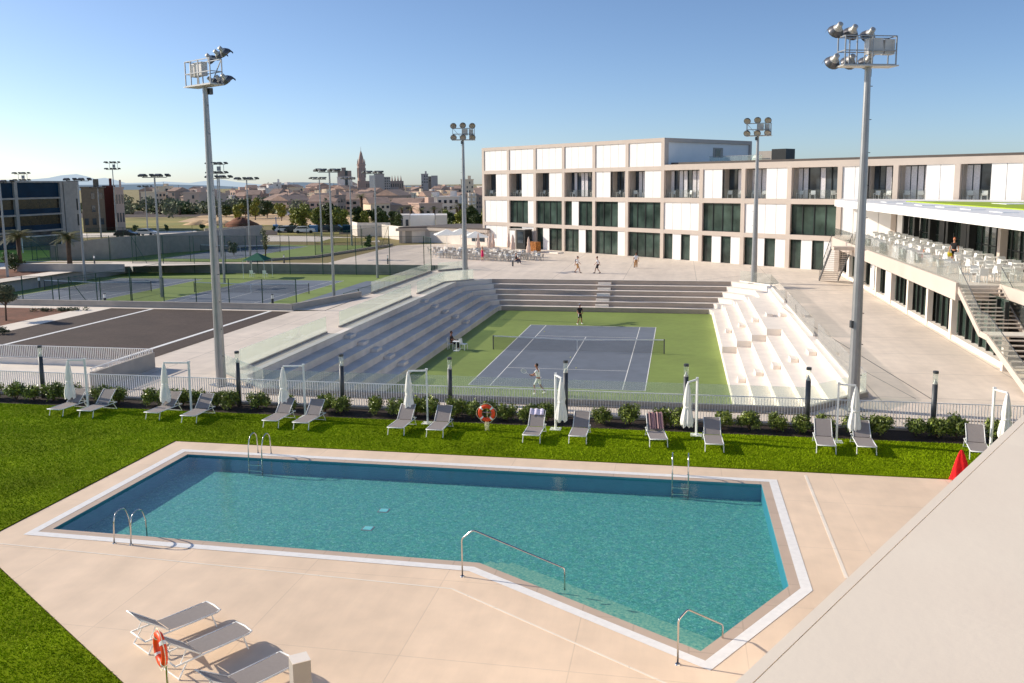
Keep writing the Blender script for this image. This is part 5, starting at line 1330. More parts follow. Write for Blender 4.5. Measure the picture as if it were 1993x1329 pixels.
# ------------------------------------------------------------------ low building left of the long one
a, b, c = at(780, 473), at(831.6, 471.6), at(948, 478)
h0 = zat(831.6, 441.8, b)
t = empty('low_pavilion', (0, 0, 0), 0, 'single storey pale pavilion with dark roof edge beside the long building', 'building')
db = (c-b).normalized(); da = (a-b).normalized(); n_ = Vector((-db.y, db.x, 0)); 
if n_.y < 0: n_ = -n_
q = [a, b, c, c+n_*14, a+n_*14]
g = MB(); g.prism([(p.x, p.y) for p in q], 0, h0-.55); g.build('wall', M['white_conc'], t)
g = MB(); g.prism(offset([(p.x, p.y) for p in q], .35), h0-.549, h0-.1); g.build('roof', M['frame_beige'], t)
g = MB(); g.prism(offset([(p.x, p.y) for p in q], .15), h0-.099, h0+.12); g.build('roof_edge', M['roof_dark'], t)
def on_wall(p, d, n, s0, s1, z0, z1, name, m, off=.03, par=t):
    a_, b_ = p+d*s0+n*off, p+d*s1+n*off; g = MB(); g.bar(a_+Vector((0, 0, (z0+z1)/2)), b_+Vector((0, 0, (z0+z1)/2)), .06, z1-z0); return g.build(name, m, par)
na = Vector((da.y, -da.x, 0)); 
if na.dot(CAM-b) < 0: na = -na
La, Lb = (a-b).length, (c-b).length
on_wall(a, -da, na, La*.18, La*.42, .02, 2.7, 'door', M['box_grey'])
on_wall(b, db, -n_, Lb*.28, Lb*.52, 1.6, 2.4, 'window', M['glass2'])
for k in range(2): 
    on_wall(b, db, -n_, Lb*(.76+.12*k), Lb*(.84+.12*k), 1.9, 2.6, 'window', M['glass2']); on_wall(b, db, -n_, Lb*(.76+.12*k), Lb*(.84+.12*k), .6, 1.5, 'window', M['glass2'])
g = MB()
for s in (0, .98): g.bar(a-da*La*s+na*.1, a-da*La*s+na*.1+Vector((0, 0, h0-.56)), .5, .2)
g.bar(b+db*.4-n_*.1, b+db*.4-n_*.1+Vector((0, 0, h0-.56)), .5, .2); g.build('pilaster', M['frame_beige'], t)
rg_a = random.Random(77)
def block(name, px0, px1, ytop, dist, m, label, cat='building', depth=8, rot=0, z0=0, group=None, wins=None, roof=None, cols=4, rows=3, wm='glass2', parts=True):
    """upright block spanning photo columns px0..px1 at a distance"""
    A_, B_ = far(px0, dist), far(px1, dist*(1+rot)); mid = (A_+B_)/2; d = (B_-A_); L = d.length; d.normalize(); ang = math.atan2(d.y, d.x)
    h = zat((px0+px1)/2, ytop, mid); t = empty(name, (A_.x, A_.y, 0), ang, label, cat, group)
    MB().b2(0, L, 0, depth, z0, h).build('wall', m if not isinstance(m, str) else M[m], t)
    if wins:
        rg = random.Random(int(px0*7+ytop)); sw, sh = L/cols, (h-1.2)/rows; k = 0
        for r in range(rows):
            for q in range(cols):
                if k >= 90: break
                if rg.random() < wins:
                    x = sw*(q+.25); z = .9+sh*(r+.25); MB().b2(x, x+sw*.5, -.12, -.01, z, z+sh*.5).build('window', M[wm], t); k += 1
    if roof == 'tile':
        g = MB(); e = .5; rh = min(2.2, depth*.16+.4); g.add([(-e, -e, h), (L+e, -e, h), (L+e, depth+e, h), (-e, depth+e, h), (-e, depth/2, h+rh), (L+e, depth/2, h+rh)], [(0, 1, 5, 4), (2, 3, 4, 5), (1, 2, 5), (3, 0, 4), (3, 2, 1, 0)]); g.build('roof', M['tile'], t)
    if name == 'town_house' and rg_a.random() < .4:
        g = MB(); x = L*rg_a.uniform(.2, .8); g.bar((x, depth*.4, h), (x, depth*.4, h+3.2), .12); g.bar((x-.6, depth*.4, h+2.9), (x+.6, depth*.4, h+2.9), .08); g.build('aerial', M['steel_dark'], t)
    if roof == 'flat':
        g = MB(); g.b2(-.2, L+.2, -.2, depth+.2, h, h+.35); g.b2(L*.55, L*.8, depth*.3, depth*.6, h+.35, h+2.0); g.build('roof', m if not isinstance(m, str) else M[m], t)
    return t
M['tile'] = mat('clay_roof_tiles', srgb(132, 106, 90), .9, .2, .5, .3, 4)
M['stucco_w'] = mat('white_stucco', srgb(190, 182, 174), .9, .06, .2)
M['stucco_c'] = mat('cream_stucco', srgb(190, 172, 146), .9, .08, .2)
M['stucco_p'] = mat('peach_stucco', srgb(168, 140, 122), .9, .08, .2)
M['stucco_b'] = mat('brown_stucco', srgb(118, 98, 86), .9, .1, .2)
M['stucco_g'] = mat('grey_stucco', srgb(146, 136, 132), .9, .06, .2)
M['brick'] = mat('red_brick_wall', srgb(96, 50, 42), .9, .12, .3)
M['church'] = mat('church_stone', srgb(138, 110, 96), .9, .1, .15)
# white flat roofed boxes behind the pavilion
d0 = (at(786, 470)-CAM).length*1.16
block('white_annex', 773.6, 796, 418, d0, 'stucco_w', 'small white house with two windows behind the dark leaning tree', depth=7, wins=1, cols=2, rows=1, z0=0)
block('white_annex', 796.5, 845, 418.5, d0*1.0, 'panel', 'white box shaped annex behind the pavilion roof, shaded middle part', depth=9)
block('white_annex', 846, 869, 418.5, d0*.985, 'stucco_w', 'white box shaped annex at the right above the pavilion roof', depth=9)
# ------------------------------------------------------------------ blue building and its neighbours
t = empty('blue_glass_building', (-93.1, 85.4, 0), 0, 'four storey building with deep blue glass bands at the left edge', 'building')
H = zat(130, 352, Vector((-93.1, 85.4, 0))); fh = H/4
MB().b2(-14, -.6, -46, 4.2, 0, H-.2).build('wall', M['grey_conc'], t)
g = MB()
for k in range(1, 5): g.b2(-.6, 0, -46, -.1, k*fh-.28, k*fh)
for y in (-.5, -11.3, -22.5, -34): g.b2(-.602, .02, y-.35, y+.35, 0, H-.28)
g.b2(-.6, .05, .1, 4.0, 0, H); g.build('frame', M['grey_conc'], t)
M['amber_glass'] = mat('reflective_band_glass', srgb(60, 48, 30), .15, .5, 1.2, col2=srgb(24, 26, 26)[:3])
for y0_, y1_ in ((-10.95, -.85), (-22.15, -11.65), (-33.6, -22.9)):
    for k in range(4):
        if k == 3: MB().b2(-.5, -.3, y0_, y1_, k*fh+.02, (k+1)*fh-.3).build('blue_band', M['blue_glass'], t)
        elif k > 0:
            MB().b2(-.5, -.3, y0_, y1_, k*fh+.02, k*fh+.85).build('blue_band', M['blue_glass'], t); MB().b2(-.5, -.4, y0_, y1_, k*fh+.86, (k+1)*fh-.3).build('window', M['amber_glass'], t)
        else: MB().b2(-.5, -.4, y0_, y1_, .02, fh-.3).build('window', M['glass2'], t)
for k in (1, 2): MB().b2(.051, .08, 3.1, 3.5, k*fh+.3, (k+1)*fh-.4).build('slit_window', M['mullion'], t)
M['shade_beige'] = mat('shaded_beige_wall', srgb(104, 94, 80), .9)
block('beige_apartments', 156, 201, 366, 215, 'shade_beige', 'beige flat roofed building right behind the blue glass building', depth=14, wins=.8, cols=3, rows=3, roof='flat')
block('brick_house', 200, 222, 364, 222, 'brick', 'dark red building next to the beige one, seen past the caged court lamp', depth=12, roof='flat')
block('balcony_house', 222.5, 239, 367, 219, 'stucco_p', 'peach coloured house with tall windows right of the dark red building', depth=12, wins=1, cols=3, rows=2, roof='flat')
# goal on the pitch
p = at(84, 489); t = empty('football_goal', (p.x, p.y, 0), R(80), 'white football goal on the bright pitch below the blue building', 'goal')
g = MB(); g.tube([(-3.6, 0, 0), (-3.6, 0, 2.4), (3.6, 0, 2.4), (3.6, 0, 0)], .07, 8); g.build('frame', M['white_paint'], t); g = MB(); g.add([(-3.6, 1.6, 0), (3.6, 1.6, 0), (3.6, 0, 2.4), (-3.6, 0, 2.4)], [(0, 1, 2, 3)]); g.build('goal_net', M['guard'], t)
# gazebo
p = at(452, 541, ZA); p = Vector((-37.2, 46.0, ZA)); t = empty('green_gazebo', p, R(5), 'dark green pop up gazebo on the lower court', 'gazebo')
g = MB(); s = 1.35; g.add([(-s, -s, 2.15), (s, -s, 2.15), (s, s, 2.15), (-s, s, 2.15), (0, 0, 3.0)], [(0, 1, 4), (1, 2, 4), (2, 3, 4), (3, 0, 4)]); g.build('roof', M['tent'], t)
for sx in (-1, 1):
    for sy in (-1, 1): MB().tube([(sx*1.3, sy*1.3, 0), (sx*1.3, sy*1.3, 2.16)], .025, 6).build('leg', M['white_paint'], t)
for k, (dx, lb) in enumerate(((-.8, 'white chair under the green gazebo, left of the table'), (.9, 'white chair under the green gazebo, right of the table'))):
    dup(cc, (p.x+dx, p.y+.1, ZA+.012), R(180), lb)
# ------------------------------------------------------------------ trees
def tree(px, py, ytop, wpx, leaf, lb, n=900, size=.35, group='trees between the car park and the town', name='tree', base=None, seed=None, tall=1.0, trunk=.28):
    p = base or at(px, py); D = (p-CAM).length; h = zat(px, ytop, p)-p.z; w = wpx/F*D/2; sd = seed if seed is not None else int(px*3+py)
    rg = random.Random(sd); t = empty(name, p, 0, lb, 'tree', group)
    th = h*trunk; ch = (h-th)/2; B = []
    for k in range(11):
        a = rg.uniform(0, 6.28); r = rg.uniform(0, .62); zz = th+ch*(.25+1.5*rg.random()); B.append((math.cos(a)*r*w, math.sin(a)*r*w, zz, w*rg.uniform(.32, .5), w*rg.uniform(.32, .5), ch*rg.uniform(.28, .45)))
    np_mesh('crown', leaf_cloud(B, n, size, sd, .45), 4, M[leaf], t)
    g = MB(); g.tube([(0, 0, 0), (.05*w, 0, th), (0, .05*w, th+ch*.7)], [h*.028, h*.02, h*.008], 7)
    for k in range(4): a = k*1.6+rg.random(); g.tube([(.04*w, 0, th*.9), (math.cos(a)*w*.3, math.sin(a)*w*.3, th+ch*.5), (math.cos(a)*w*.55, math.sin(a)*w*.55, th+ch)], [h*.014, h*.01, h*.004], 5)
    g.build('trunk', M['bark'], t); return t
TR = [(590, 446, 398, 40, 'leaf_mid'), (618, 449, 396, 34, 'leaf_mid'), (575, 441, 400, 30, 'leaf_mid'), (640, 444, 397, 34, 'leaf_dark'), (668, 446, 404, 38, 'leaf_mid'), (655, 449, 410, 22, 'leaf_mid'), (700, 442, 405, 24, 'leaf_dark'), (712, 446, 410, 20, 'leaf_mid'), (728, 443, 406, 30, 'leaf_dark'), (745, 446, 412, 26, 'leaf_dark'), (478, 425, 383, 30, 'leaf_dark'), (497, 428, 388, 22, 'leaf_mid'), (520, 424, 390, 26, 'leaf_dark'), (548, 430, 396, 24, 'leaf_mid'),
      (462, 428, 398, 20, 'leaf_mid'), (440, 423, 401, 22, 'leaf_dark'), (765, 441, 414, 22, 'leaf_dark'), (880, 442, 408, 34, 'leaf_dark'), (898, 446, 410, 26, 'leaf_mid'), (915, 446, 404, 26, 'leaf_dark'), (934, 450, 408, 30, 'leaf_dark'), (951, 452, 406, 26, 'leaf_mid'), (868, 440, 412, 22, 'leaf_mid')]
TL = {'leaf_mid': 'yellowish green', 'leaf_dark': 'dark green'}
for i, (px, py, yt, w, lf) in enumerate(TR):
    where = 'near the leftmost grove by the dirt mounds' if px < 560 else ('in the round tree group above the car park' if px < 690 else ('right behind the mesh fence corner lamp' if px < 790 else 'by the end of the long building'))
    tree(px, py, yt-2, w*1.3, lf, '%s broadleaf tree %s, %s' % (TL[lf], where, ('tall', 'low', 'wide', 'narrow', 'dense', 'ragged')[i % 6]), n=2600, size=.5, trunk=.14)
for i, (px, py, yt, w) in enumerate(((462, 457, 442, 12), (535, 453, 440, 10), (547, 452, 438, 11), (570, 449, 435, 14), (262, 455, 436, 16), (325, 452, 437, 10), (395, 448, 436, 12), (603, 450, 437, 8))):
    tree(px, py, yt, w, 'leaf_dark', 'small round young tree %s' % ('left of the blue container', 'between the parked cars, slender', 'between the parked cars, fuller', 'behind the parked white estate', 'beside the dark parked car', 'by the parked white car', 'in the dry field', 'next to the blue crate')[i], n=350, size=.4, group='young trees round the car park')
tree(517, 503, 444, 22, 'leaf_olive', 'thin grey green young tree before the grey wall end', n=500, size=.22, group=None)
tree(455, 497, 465, 26, 'leaf_olive', 'round grey bush against the grey wall behind the upper courts', n=700, size=.2, group=None, trunk=.1)
tree(775, 463, 412, 34, 'leaf_dark', 'dark twisted tree left of the white annex', n=900, size=.35, group=None, trunk=.35)
tree(717, 481, 458, 22, 'leaf_dark', 'clipped dark bush by the far lamp on the plaza', n=600, size=.3, group=None, trunk=.05)
tree(28, 528, 490, 44, 'leaf_dark', 'low dark bush at the foot of the left palm', n=1100, size=.25, group=None, trunk=.05)
b0 = at(12, 624); tree(10, 622, 552, 62, 'leaf_olive', 'grey green olive tree with a thick trunk in the red soil bed', n=5200, size=.13, base=b0, group=None, trunk=.45, seed=4)
tree(5, 650, 634, 34, 'leaf_olive', 'small silvery shrub at the edge of the red soil bed', n=700, size=.1, group=None, trunk=.05)
# row of ground cover shrubs in the soil bed
def low_plants(pts, n, seed, label):
    rg = random.Random(seed); B = []
    for (x0, y0, x1, y1) in pts:
        for k in range(n):
            f = rg.random(); B.append((x0+(x1-x0)*f+rg.uniform(-.3, .3), y0+(y1-y0)*f+rg.uniform(-.3, .3), .12, .28, .28, .18))
    o = np_mesh('ground_cover', leaf_cloud(B, len(B)*45, .12, seed, .4), 4, M['leaf_olive']); o['kind'] = 'stuff'; return o
p, q = at(60, 606), at(165, 604); low_plants([(p.x, p.y, q.x, q.y)], 22, 3, '')
def palm(px, py, ytop, lb, group='palms', s=1.0, nf=26, seed=1, tr=.2):
    p = at(px, py); h = zat(px, ytop, p); t = empty('palm_tree', p, seed, lb, 'palm tree', group); fl = min(2.6, h*.42)*s; hc = h-fl*.55
    rg = random.Random(seed); MB().tube([(0, 0, 0), (.08, 0, hc*.5), (0, 0, hc)], [tr*1.3, tr, tr*1.15], 9).build('trunk', M['bark'], t, smooth=True)
    g = MB()
    for k in range(nf):
        a = k*2.4+rg.uniform(-.2, .2); el = rg.uniform(.1, 1.45); u = Vector((math.cos(a), math.sin(a), 0)); P = []
        N = 8
        for i in range(N+1):
            f = i/N; P.append(Vector((0, 0, hc))+u*fl*f*math.cos(el*(1-.5*f))*(1)+Vector((0, 0, fl*f*math.sin(el)-fl*.55*f*f)))
        w = fl*.11; sd = Vector((-u.y, u.x, 0))
        for i in range(N):
            a0, a1 = P[i], P[i+1]; w0 = w*(.4+1.2*math.sin(PI*min(.95, i/N+.12)));
            for sg in (-1, 1):
                for e in range(3):
                    b = a0.lerp(a1, e/3); c = a0.lerp(a1, (e+.5)/3); tip = c+sd*sg*w0*1.4+(a1-a0)*.6+Vector((0, 0, -w0*.5)); g.add([b, c, tip], [(0, 1, 2)])
    g.build('fronds', M['leaf_palm'], t); return t
palm(40, 522, 443, 'palm tree in the red soil bed, left of two', None, 1.0, 60, 2, .24)
palm(137, 525, 446, 'palm tree in the red soil bed by the court lamp, right of two', None, 1.0, 60, 5, .26)
palm(704, 425, 374, 'tall palm rising under the church tower', None, .9, 26, 7, .4)
for i, (px, py, yt) in enumerate(((166, 415, 392), (210, 415, 394), (246, 416, 394), (258, 417, 396), (312, 417, 398), (372, 417, 396), (350, 418, 400), (410, 418, 396), (500, 420, 402), (890, 430, 398), (915, 428, 395), (782, 424, 400), (800, 426, 398), (820, 428, 402), (845, 427, 400), (864, 430, 402), (896, 430, 392))):
    palm(px, py, yt, 'distant palm %s' % ('beside the beige building' if px < 200 else 'in the palm row before the town, %s' % ('short', 'taller', 'bushy', 'thin', 'leaning', 'full', 'sparse', 'wide')[i % 8] if px < 600 else 'between the houses right of the church, %s' % ('short', 'taller', 'bushy', 'thin', 'leaning', 'full', 'sparse', 'wide')[i % 8]), 'palms at the town edge', 1.2, 20, i+20, .35)
B = []; rg = random.Random(2)
for k in range(60):
    px = rg.uniform(150, 560); p = at(px, rg.uniform(408, 417)); B.append((p.x, p.y, 1.2, rg.uniform(3, 6), 3, rg.uniform(1.5, 3)))
o = np_mesh('hedge_vegetation', leaf_cloud(B, 9000, 1.3, 5, .4), 4, M['leaf_dark']); o['kind'] = 'stuff'
# dirt mounds
def mound(px, py, ytop, wpx, lb, m='dirt'):
    p = at(px, py); D = (p-CAM).length; w = wpx/F*D/2; h = zat(px, ytop, p); rg = random.Random(px); g = MB(); n, rr = 20, 7; ph = [rg.uniform(0, 6) for _ in range(4)]
    for j in range(rr+1):
        for k in range(n):
            a = 2*PI*k/n; f = j/rr; r = w*f*(1+.18*math.sin(3*a+ph[0])+.08*math.sin(7*a+ph[1])); z = h*(math.cos(f*PI/2)**.8)*.8*(1+.12*math.sin(5*a+ph[2]+j)); g.v.append((p.x+r*math.cos(a), p.y+r*.8*math.sin(a), max(0, z)))
    for j in range(rr):
        for k in range(n): g.f.append((j*n+k, (j+1)*n+k, (j+1)*n+(k+1) % n, j*n+(k+1) % n)); g.mi.append(0)
    return tag(g.build('earth_mound', M[m], smooth=True), lb, 'earth mound')
mound(393, 437, 427, 60, 'pale earth mound behind the near left floodlight mast'); mound(468, 441, 420, 66, 'large brown earth mound left of the orange hut', 'soil'); mound(430, 438, 426, 60, 'sandy earth mound between two court lamps')
block('orange_hut', 506, 522, 411.5, 330, 'stucco_p', 'small orange hut on the dirt field beside the mound', depth=6, roof='flat')
# vehicles and containers
def car(px, py, rz, paint, lb, L=4.3, kind='estate'):
    p = at(px, py); t = empty('parked_car', (p.x, p.y, .04), rz, lb, 'car', 'cars parked beyond the courts')
    g = MB(); prof = [(-L/2, .35), (-L/2, .75), (-L*.42, .95), (-L*.32, 1.38), (L*.1, 1.45), (L*.27, .98), (L*.47, .82), (L/2, .6), (L/2, .35)]; n = len(prof)
    g.add([(x, -.85, z) for x, z in prof]+[(x, .85, z) for x, z in prof], [tuple(range(n)), tuple(range(2*n-1, n-1, -1))]+[(i, n+i, n+(i+1) % n, (i+1) % n) for i in range(n)])
    g.build('body', M[paint], t)
    w = MB(); [w.add([(-L*.38, s*.855, .98), (L*.23, s*.855, .98), (L*.08, s*.855, 1.36), (-L*.30, s*.855, 1.32)], [(0, 1, 2, 3)]) for s in (-1, 1)]
    w.add([(L*.12, -.75, 1.42), (L*.12, .75, 1.42), (L*.262, .75, 1.01), (L*.262, -.75, 1.01)], [(0, 1, 2, 3)]); w.add([(-L*.335, -.75, 1.34), (-L*.335, .75, 1.34), (-L*.425, .75, .97), (-L*.425, -.75, .97)], [(0, 1, 2, 3)]); w.build('window', M['glass2'], t)
    for x in (-L*.3, L*.3):
        for s in (-1, 1): MB().tube([(x, s*.72, .32), (x, s*.88, .32)], .32, 14).build('wheel', M['rubber'], t)
    for s in (-.6, .6): MB().b2(L/2-.04, L/2+.02, s-.16, s+.16, .58, .72).build('headlight', M['lens'], t)
    return t
car(246, 462, R(10), 'car_dark', 'dark parked car behind the tall grey wall'); car(286, 459, R(5), 'car_white', 'white parked car behind the grey wall by the thin lamp')
car(557, 453, R(12), 'car_white', 'white parked car with windscreen glinting, left in the car park'); car(575, 453, R(15), 'car_dark', 'dark blue parked car second in the car park'); car(593, 454, R(20), 'car_white', 'white parked car in front of the pale blue container')
car(557, 421, R(8), 'car_white', 'white car far away on the dirt field'); car(632, 451, R(5), 'car_dark', 'dark parked car right of the slim court lamp'); car(655, 451, R(5), 'car_dark', 'dark parked car left of the blue container')
for px0, px1, yt, D, m, lb in ((598, 615, 439, 190, 'blue_light', 'pale blue container in the car park'), (664, 683, 438.5, 185, 'blue_glass', 'deep blue container at the end of the car park'), (529, 536, 441, 200, 'blue_light', 'small blue hut at the left of the car park'), (536.5, 548, 443, 205, 'stucco_w', 'low white site hut beside the small blue one')):
    block('site_container', px0, px1, yt, D, m, lb, 'container', depth=3, roof='flat' if D == 200 else None)
wall_px([(686, 457), (697, 460), (760, 460)], 2.6, 'white garden wall running towards the twisted tree', m='white_conc')
wall_px([(745, 462), (800, 470)], 2.4, 'short white wall at the left end of the pavilion', m='white_conc')
# ------------------------------------------------------------------ town
block('high_rise', 656.5, 686, 345, 520, 'stucco_w', 'white high rise block left of the church spire', depth=16, wins=.0, roof='flat')
t = block('high_rise', 657, 684, 333.5, 521, 'stucco_p', 'brownish upper storeys of the white high rise', depth=12, roof='flat') if False else None
hr = [o for o in bpy.data.objects if o.name == 'high_rise'][0]
A_, B_ = far(656.5, 520), far(686, 520); Lh = (B_-A_).length; hh = zat(670, 345, A_); ht = zat(670, 332, A_)
MB().b2(.3, Lh-.4, 1, 15, hh+.35, ht).build('upper_storeys', M['stucco_b'], hr); MB().b2(Lh*.3, Lh*.6, 3, 9, ht, ht+1.8).build('lift_house', M['stucco_b'], hr)
for k in range(9): MB().b2(Lh*.52, Lh*.70, -.15, -.01, 2+k*(hh-3)/9, 2+k*(hh-3)/9+1.6).build('balcony', M['glass2'], hr)
for k in range(4): MB().b2(Lh*.52, Lh*.70, .85, .99, hh+.9+k*(ht-hh-1)/4, hh+.9+k*(ht-hh-1)/4+.9).build('balcony', M['glass2'], hr)
block('high_rise', 719, 729, 341, 505, 'stucco_w', 'slim bright tower attached left of the grey apartment block', depth=10)
t = block('high_rise', 729, 748, 339, 507, 'stucco_g', 'grey apartment block right of the church spire', depth=16, wins=.0, roof='flat')
block('high_rise', 748, 760, 344, 509, 'stucco_g', 'balconied right part of the grey apartment block', depth=14, wins=.95, cols=3, rows=9)
block('high_rise', 820, 833.5, 339, 560, 'stucco_g', 'left half of the twin grey block on the skyline', depth=14, wins=.5, cols=3, rows=8, roof='flat')
block('high_rise', 839.5, 852, 341.5, 561, 'stucco_g', 'right half of the twin grey block on the skyline', depth=14)
block('high_rise', 833.6, 839.4, 343, 565, 'stucco_b', 'dark joint between the twin grey blocks', depth=10, wins=.9, cols=1, rows=8)
block('high_rise', 897, 921.5, 350, 420, 'stucco_c', 'ochre apartment block left of the long building end', depth=12, wins=.4, cols=5, rows=5, roof='flat')
block('high_rise', 531.5, 547, 356, 470, 'stucco_w', 'white block with bright side wall in the left half of the town', depth=10, wins=.3, cols=3, rows=6, roof='flat')
block('high_rise', 547.5, 558, 359, 474, 'stucco_b', 'brown block attached to the white one in the left half of the town', depth=10, wins=.8, cols=3, rows=6)
block('high_rise', 522, 531, 368, 468, 'stucco_w', 'lower white wing left of the bright white block', depth=8)
t = block('balcony_apartments', 909, 926, 376, 265, 'stucco_c', 'cream apartment house with rows of curved balconies', depth=14)
A_, B_ = far(909, 265), far(926, 265); Lh = (B_-A_).length; hh = zat(917, 376, A_)
for k in range(5):
    for x in (.15, .6): 
        g = MB(); g.lathe((Lh*(x+.12), -.4, hh*(k+.35)/5), [(Lh*.16, 0), (Lh*.16, .9)], 10); g.build('balcony', M['stucco_w'], t)
        MB().b2(Lh*(x+.02), Lh*(x+.22), -.2, -.01, hh*(k+.35)/5+.95, hh*(k+1)/5-.1).build('window', M['glass2'], t)
block('balcony_apartments', 926.5, 945, 380, 268, 'stucco_b', 'brown shaded apartment house touching the end of the long building', depth=14, wins=.8, cols=4, rows=4, roof='tile')
# church
p = far(704.2, 540); ch = empty('church', p, .4, 'tall sandstone church tower with a needle spire and a long nave', 'church')
z1, z2, z3, z4, z5 = (zat(704, y, p) for y in (376, 352, 322, 310, 285))
MB().b2(-2.5, 2.5, -2.5, 2.5, 0, z2).build('tower_base', M['church'], ch)
g = MB(); g.lathe((0, 0, 0), [(2.35, z2), (2.35, z3)], 8); g.lathe((0, 0, 0), [(2.7, z3), (2.7, z3+.8)], 8); g.lathe((0, 0, 0), [(1.8, z3+.8), (1.6, z4)], 8); g.build('belfry', M['church'], ch)
g = MB()
for k in range(8): a = k*PI/4; g.b2(2.3*math.cos(a)-.3, 2.3*math.cos(a)+.3, 2.3*math.sin(a)-.3, 2.3*math.sin(a)+.3, z2+2, z3-1.5)
g.build('belfry_opening', M['stucco_b'], ch)
g = MB(); g.lathe((0, 0, 0), [(1.5, z4), (.62, z4+(z5-z4)*.5), (.12, z5-2.5), (.03, z5)], 8); g.build('spire', M['church'], ch)
g = MB(); [g.lathe((2.3*math.cos(a), 2.3*math.sin(a), z3+.8), [(.35, 0), (.3, 1.5), (.02, 3.2)], 6) for a in [k*PI/2+.4 for k in range(4)]]; g.build('pinnacle', M['church'], ch)
block('church_nave', 711, 721, 352, 538, 'church', 'brown stone apse wall touching the church tower', depth=12, wins=.6, cols=2, rows=2)
t = block('church_nave', 759.5, 785.5, 352, 548, 'stucco_b', 'long dark church nave with four small pinnacles on top', depth=14, wins=.9, cols=6, rows=2)
for k in range(4): 
    A_, B_ = far(760, 548), far(785, 548); L_ = (B_-A_).length; hz = zat(772, 352, A_); MB().lathe((L_*(.15+.23*k), 1, hz), [(.55, 0), (.35, 1.4), (.04, 3.4)], 6).build('pinnacle', M['church'], t)
# the town lies half a kilometre off: its materials glow faintly to imitate pale air
def haze_glow(m, k=.05):
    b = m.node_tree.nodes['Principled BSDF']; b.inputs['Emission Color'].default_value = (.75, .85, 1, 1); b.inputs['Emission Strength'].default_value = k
for q in ('tile', 'stucco_w', 'stucco_c', 'stucco_p', 'stucco_b', 'stucco_g', 'church'): haze_glow(M[q], .045)
M['leaf_far'] = mat('distant_leaf', srgb(62, 70, 40), .7, .2, .3, island=.45, col2=srgb(92, 98, 52)[:3]); haze_glow(M['leaf_far'], .02)
# rows of low houses
rg = random.Random(21)
adj = {'stucco_w': 'white', 'stucco_c': 'cream', 'stucco_p': 'peach', 'stucco_b': 'brown', 'stucco_g': 'grey'}
seen_l = {}
def house(px0, px1, yt, D, m, roof, rows=2, cols=3):
    where = ('far left, beyond the dry field' if px0 < 330 else 'left of the near left mast' if px0 < 420 else 'beyond the earth mounds' if px0 < 520 else 'left of the white high rise' if px0 < 655 else 'below the church tower' if px0 < 730 else 'below the grey apartment block' if px0 < 800 else 'below the twin grey block' if px0 < 870 else 'near the ochre block')
    rowd = 'front row' if D < 330 else ('middle row' if D < 460 else 'back row')
    size = 'wide' if (px1-px0)/F*D > 15 else 'narrow'
    lb = '%s %s house with %s roof, %s, %s' % (size, adj[m], 'tiled' if roof == 'tile' else 'flat', rowd, where)
    return block('town_house', px0, px1, yt, D, m, lb, 'house', depth=rg.uniform(7, 12), rot=rg.uniform(-.02, .02), wins=.7, cols=cols, rows=rows, roof=roof, group='houses of the town')
MS = ['stucco_w', 'stucco_c', 'stucco_p', 'stucco_b', 'stucco_g']
for D, y0_, y1_, n, wa, wb in ((640, 359, 370, 30, 10, 26), (520, 366, 377, 34, 10, 26), (420, 373, 385, 30, 12, 28), (345, 381, 392, 22, 14, 32)):
    px = 300 if D > 500 else (350 if D > 400 else 470)
    while px < 948:
        w = rg.uniform(wa, wb); m = rg.choices(MS, (3, 3, 4, 4, 1))[0]; yt = rg.uniform(y0_, y1_)+(4 if px < 480 else 0)
        house(px, px+w, yt, D*rg.uniform(.97, 1.03), m, 'tile' if rg.random() < .55 else 'flat', 2, max(2, int(w/7))); px += w+rg.uniform(0, 5 if px > 480 else 12)
for px0, px1, yt, D, m, rf_ in ((720, 758, 396, 265, 'stucco_c', 'tile'), (650, 672, 381, 300, 'stucco_b', 'flat'), (758, 812, 399, 270, 'stucco_b', 'tile'), (812, 850, 386, 300, 'stucco_w', 'flat'), (850, 893, 384, 290, 'stucco_w', 'flat'), (775, 800, 380, 320, 'stucco_b', 'tile'), (670, 720, 388, 310, 'stucco_p', 'tile'), (400, 440, 378, 400, 'stucco_p', 'flat'), (355, 386, 375, 400, 'stucco_p', 'flat'), (815, 860, 397, 262, 'stucco_p', 'flat'), (600, 650, 392, 300, 'stucco_p', 'tile'), (560, 600, 390, 320, 'stucco_b', 'tile')):
    house(px0, px1, yt, D, m, rf_, 2, 4)
B = []
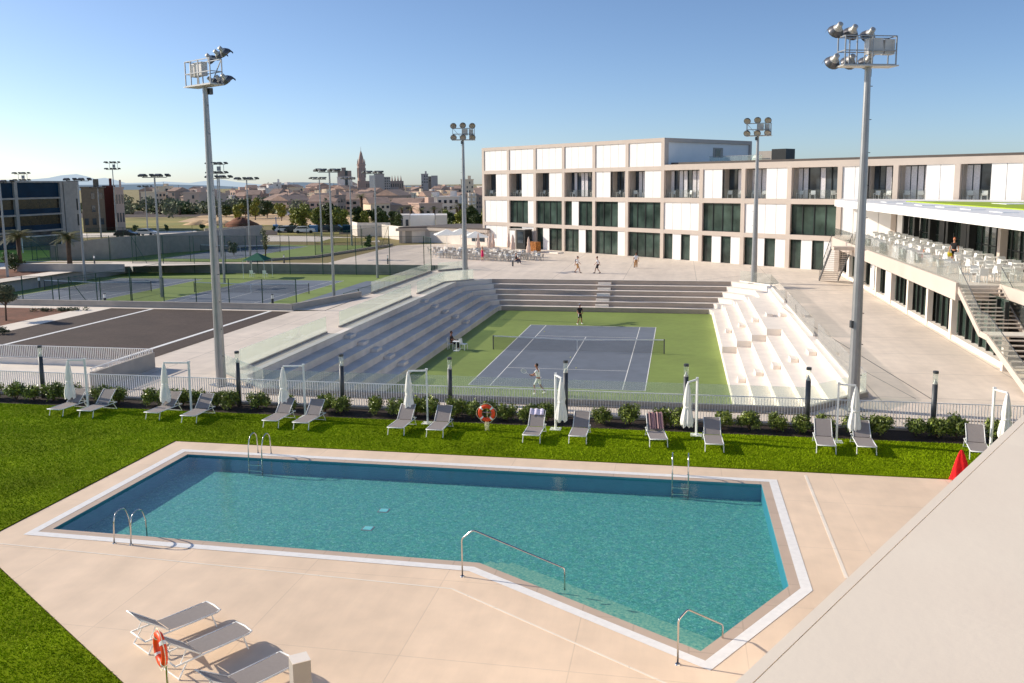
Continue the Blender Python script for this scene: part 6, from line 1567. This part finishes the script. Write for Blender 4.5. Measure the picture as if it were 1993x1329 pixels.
for k in range(80):
    D = rg.choice((300, 370, 440, 540)); p = far(rg.uniform(230, 940), D); B.append((p.x, p.y, 3, rg.uniform(2, 4), 3, rg.uniform(1.8, 3.2)))
o = np_mesh('town_treeline', leaf_cloud(B, 8000, 1.3, 9, .4), 4, M['leaf_far']); o['kind'] = 'stuff'

# ================================================================== CAMERA, SKY, SUN
cam = bpy.data.cameras.new('camera'); co = bpy.data.objects.new('camera', cam); COL.objects.link(co)
cam.sensor_width = 36; cam.lens = F/1993*36; cam.shift_y = (CY-664.5)/1993; cam.clip_start = .1; cam.clip_end = 20000
mw = Matrix.Identity(4)
for i, v in enumerate((RT, UP, -FW)):
    for j in range(3): mw[j][i] = v[j]
mw.translation = CAM; co.matrix_world = mw; SC.camera = co
EL, AZ = R(25.5), R(-7.5)
d = Vector((math.cos(EL)*math.cos(AZ), math.cos(EL)*math.sin(AZ), -math.sin(EL)))
sun = bpy.data.lights.new('sun', 'SUN'); sun.energy = 5.0; sun.angle = R(.5); sun.color = (1, .905, .765); so_ = bpy.data.objects.new('sun', sun); COL.objects.link(so_)
so_.rotation_euler = d.to_track_quat('-Z', 'Y').to_euler(); so_.location = (-60, 0, 60)
wd_ = bpy.data.worlds.new('World'); SC.world = wd_; wd_.use_nodes = True; nt = wd_.node_tree; bg = nt.nodes['Background']
sky = nt.nodes.new('ShaderNodeTexSky'); sky.sky_type = 'NISHITA'; sky.sun_disc = False; sky.sun_elevation = EL
s_ = -d; sky.sun_rotation = math.atan2(s_.x, s_.y); sky.altitude = 60; sky.air_density = .65; sky.dust_density = .6; sky.ozone_density = 3.2
nt.links.new(sky.outputs[0], bg.inputs[0]); bg.inputs[1].default_value = .15
SC.view_settings.view_transform = 'Standard'; SC.view_settings.look = 'None'; SC.view_settings.exposure = 0; SC.view_settings.gamma = 1
SC.cycles.max_bounces = 8; SC.cycles.transparent_max_bounces = 24; SC.cycles.diffuse_bounces = 3; SC.cycles.glossy_bounces = 3
try: SC.cycles.use_denoising = True
except Exception: pass
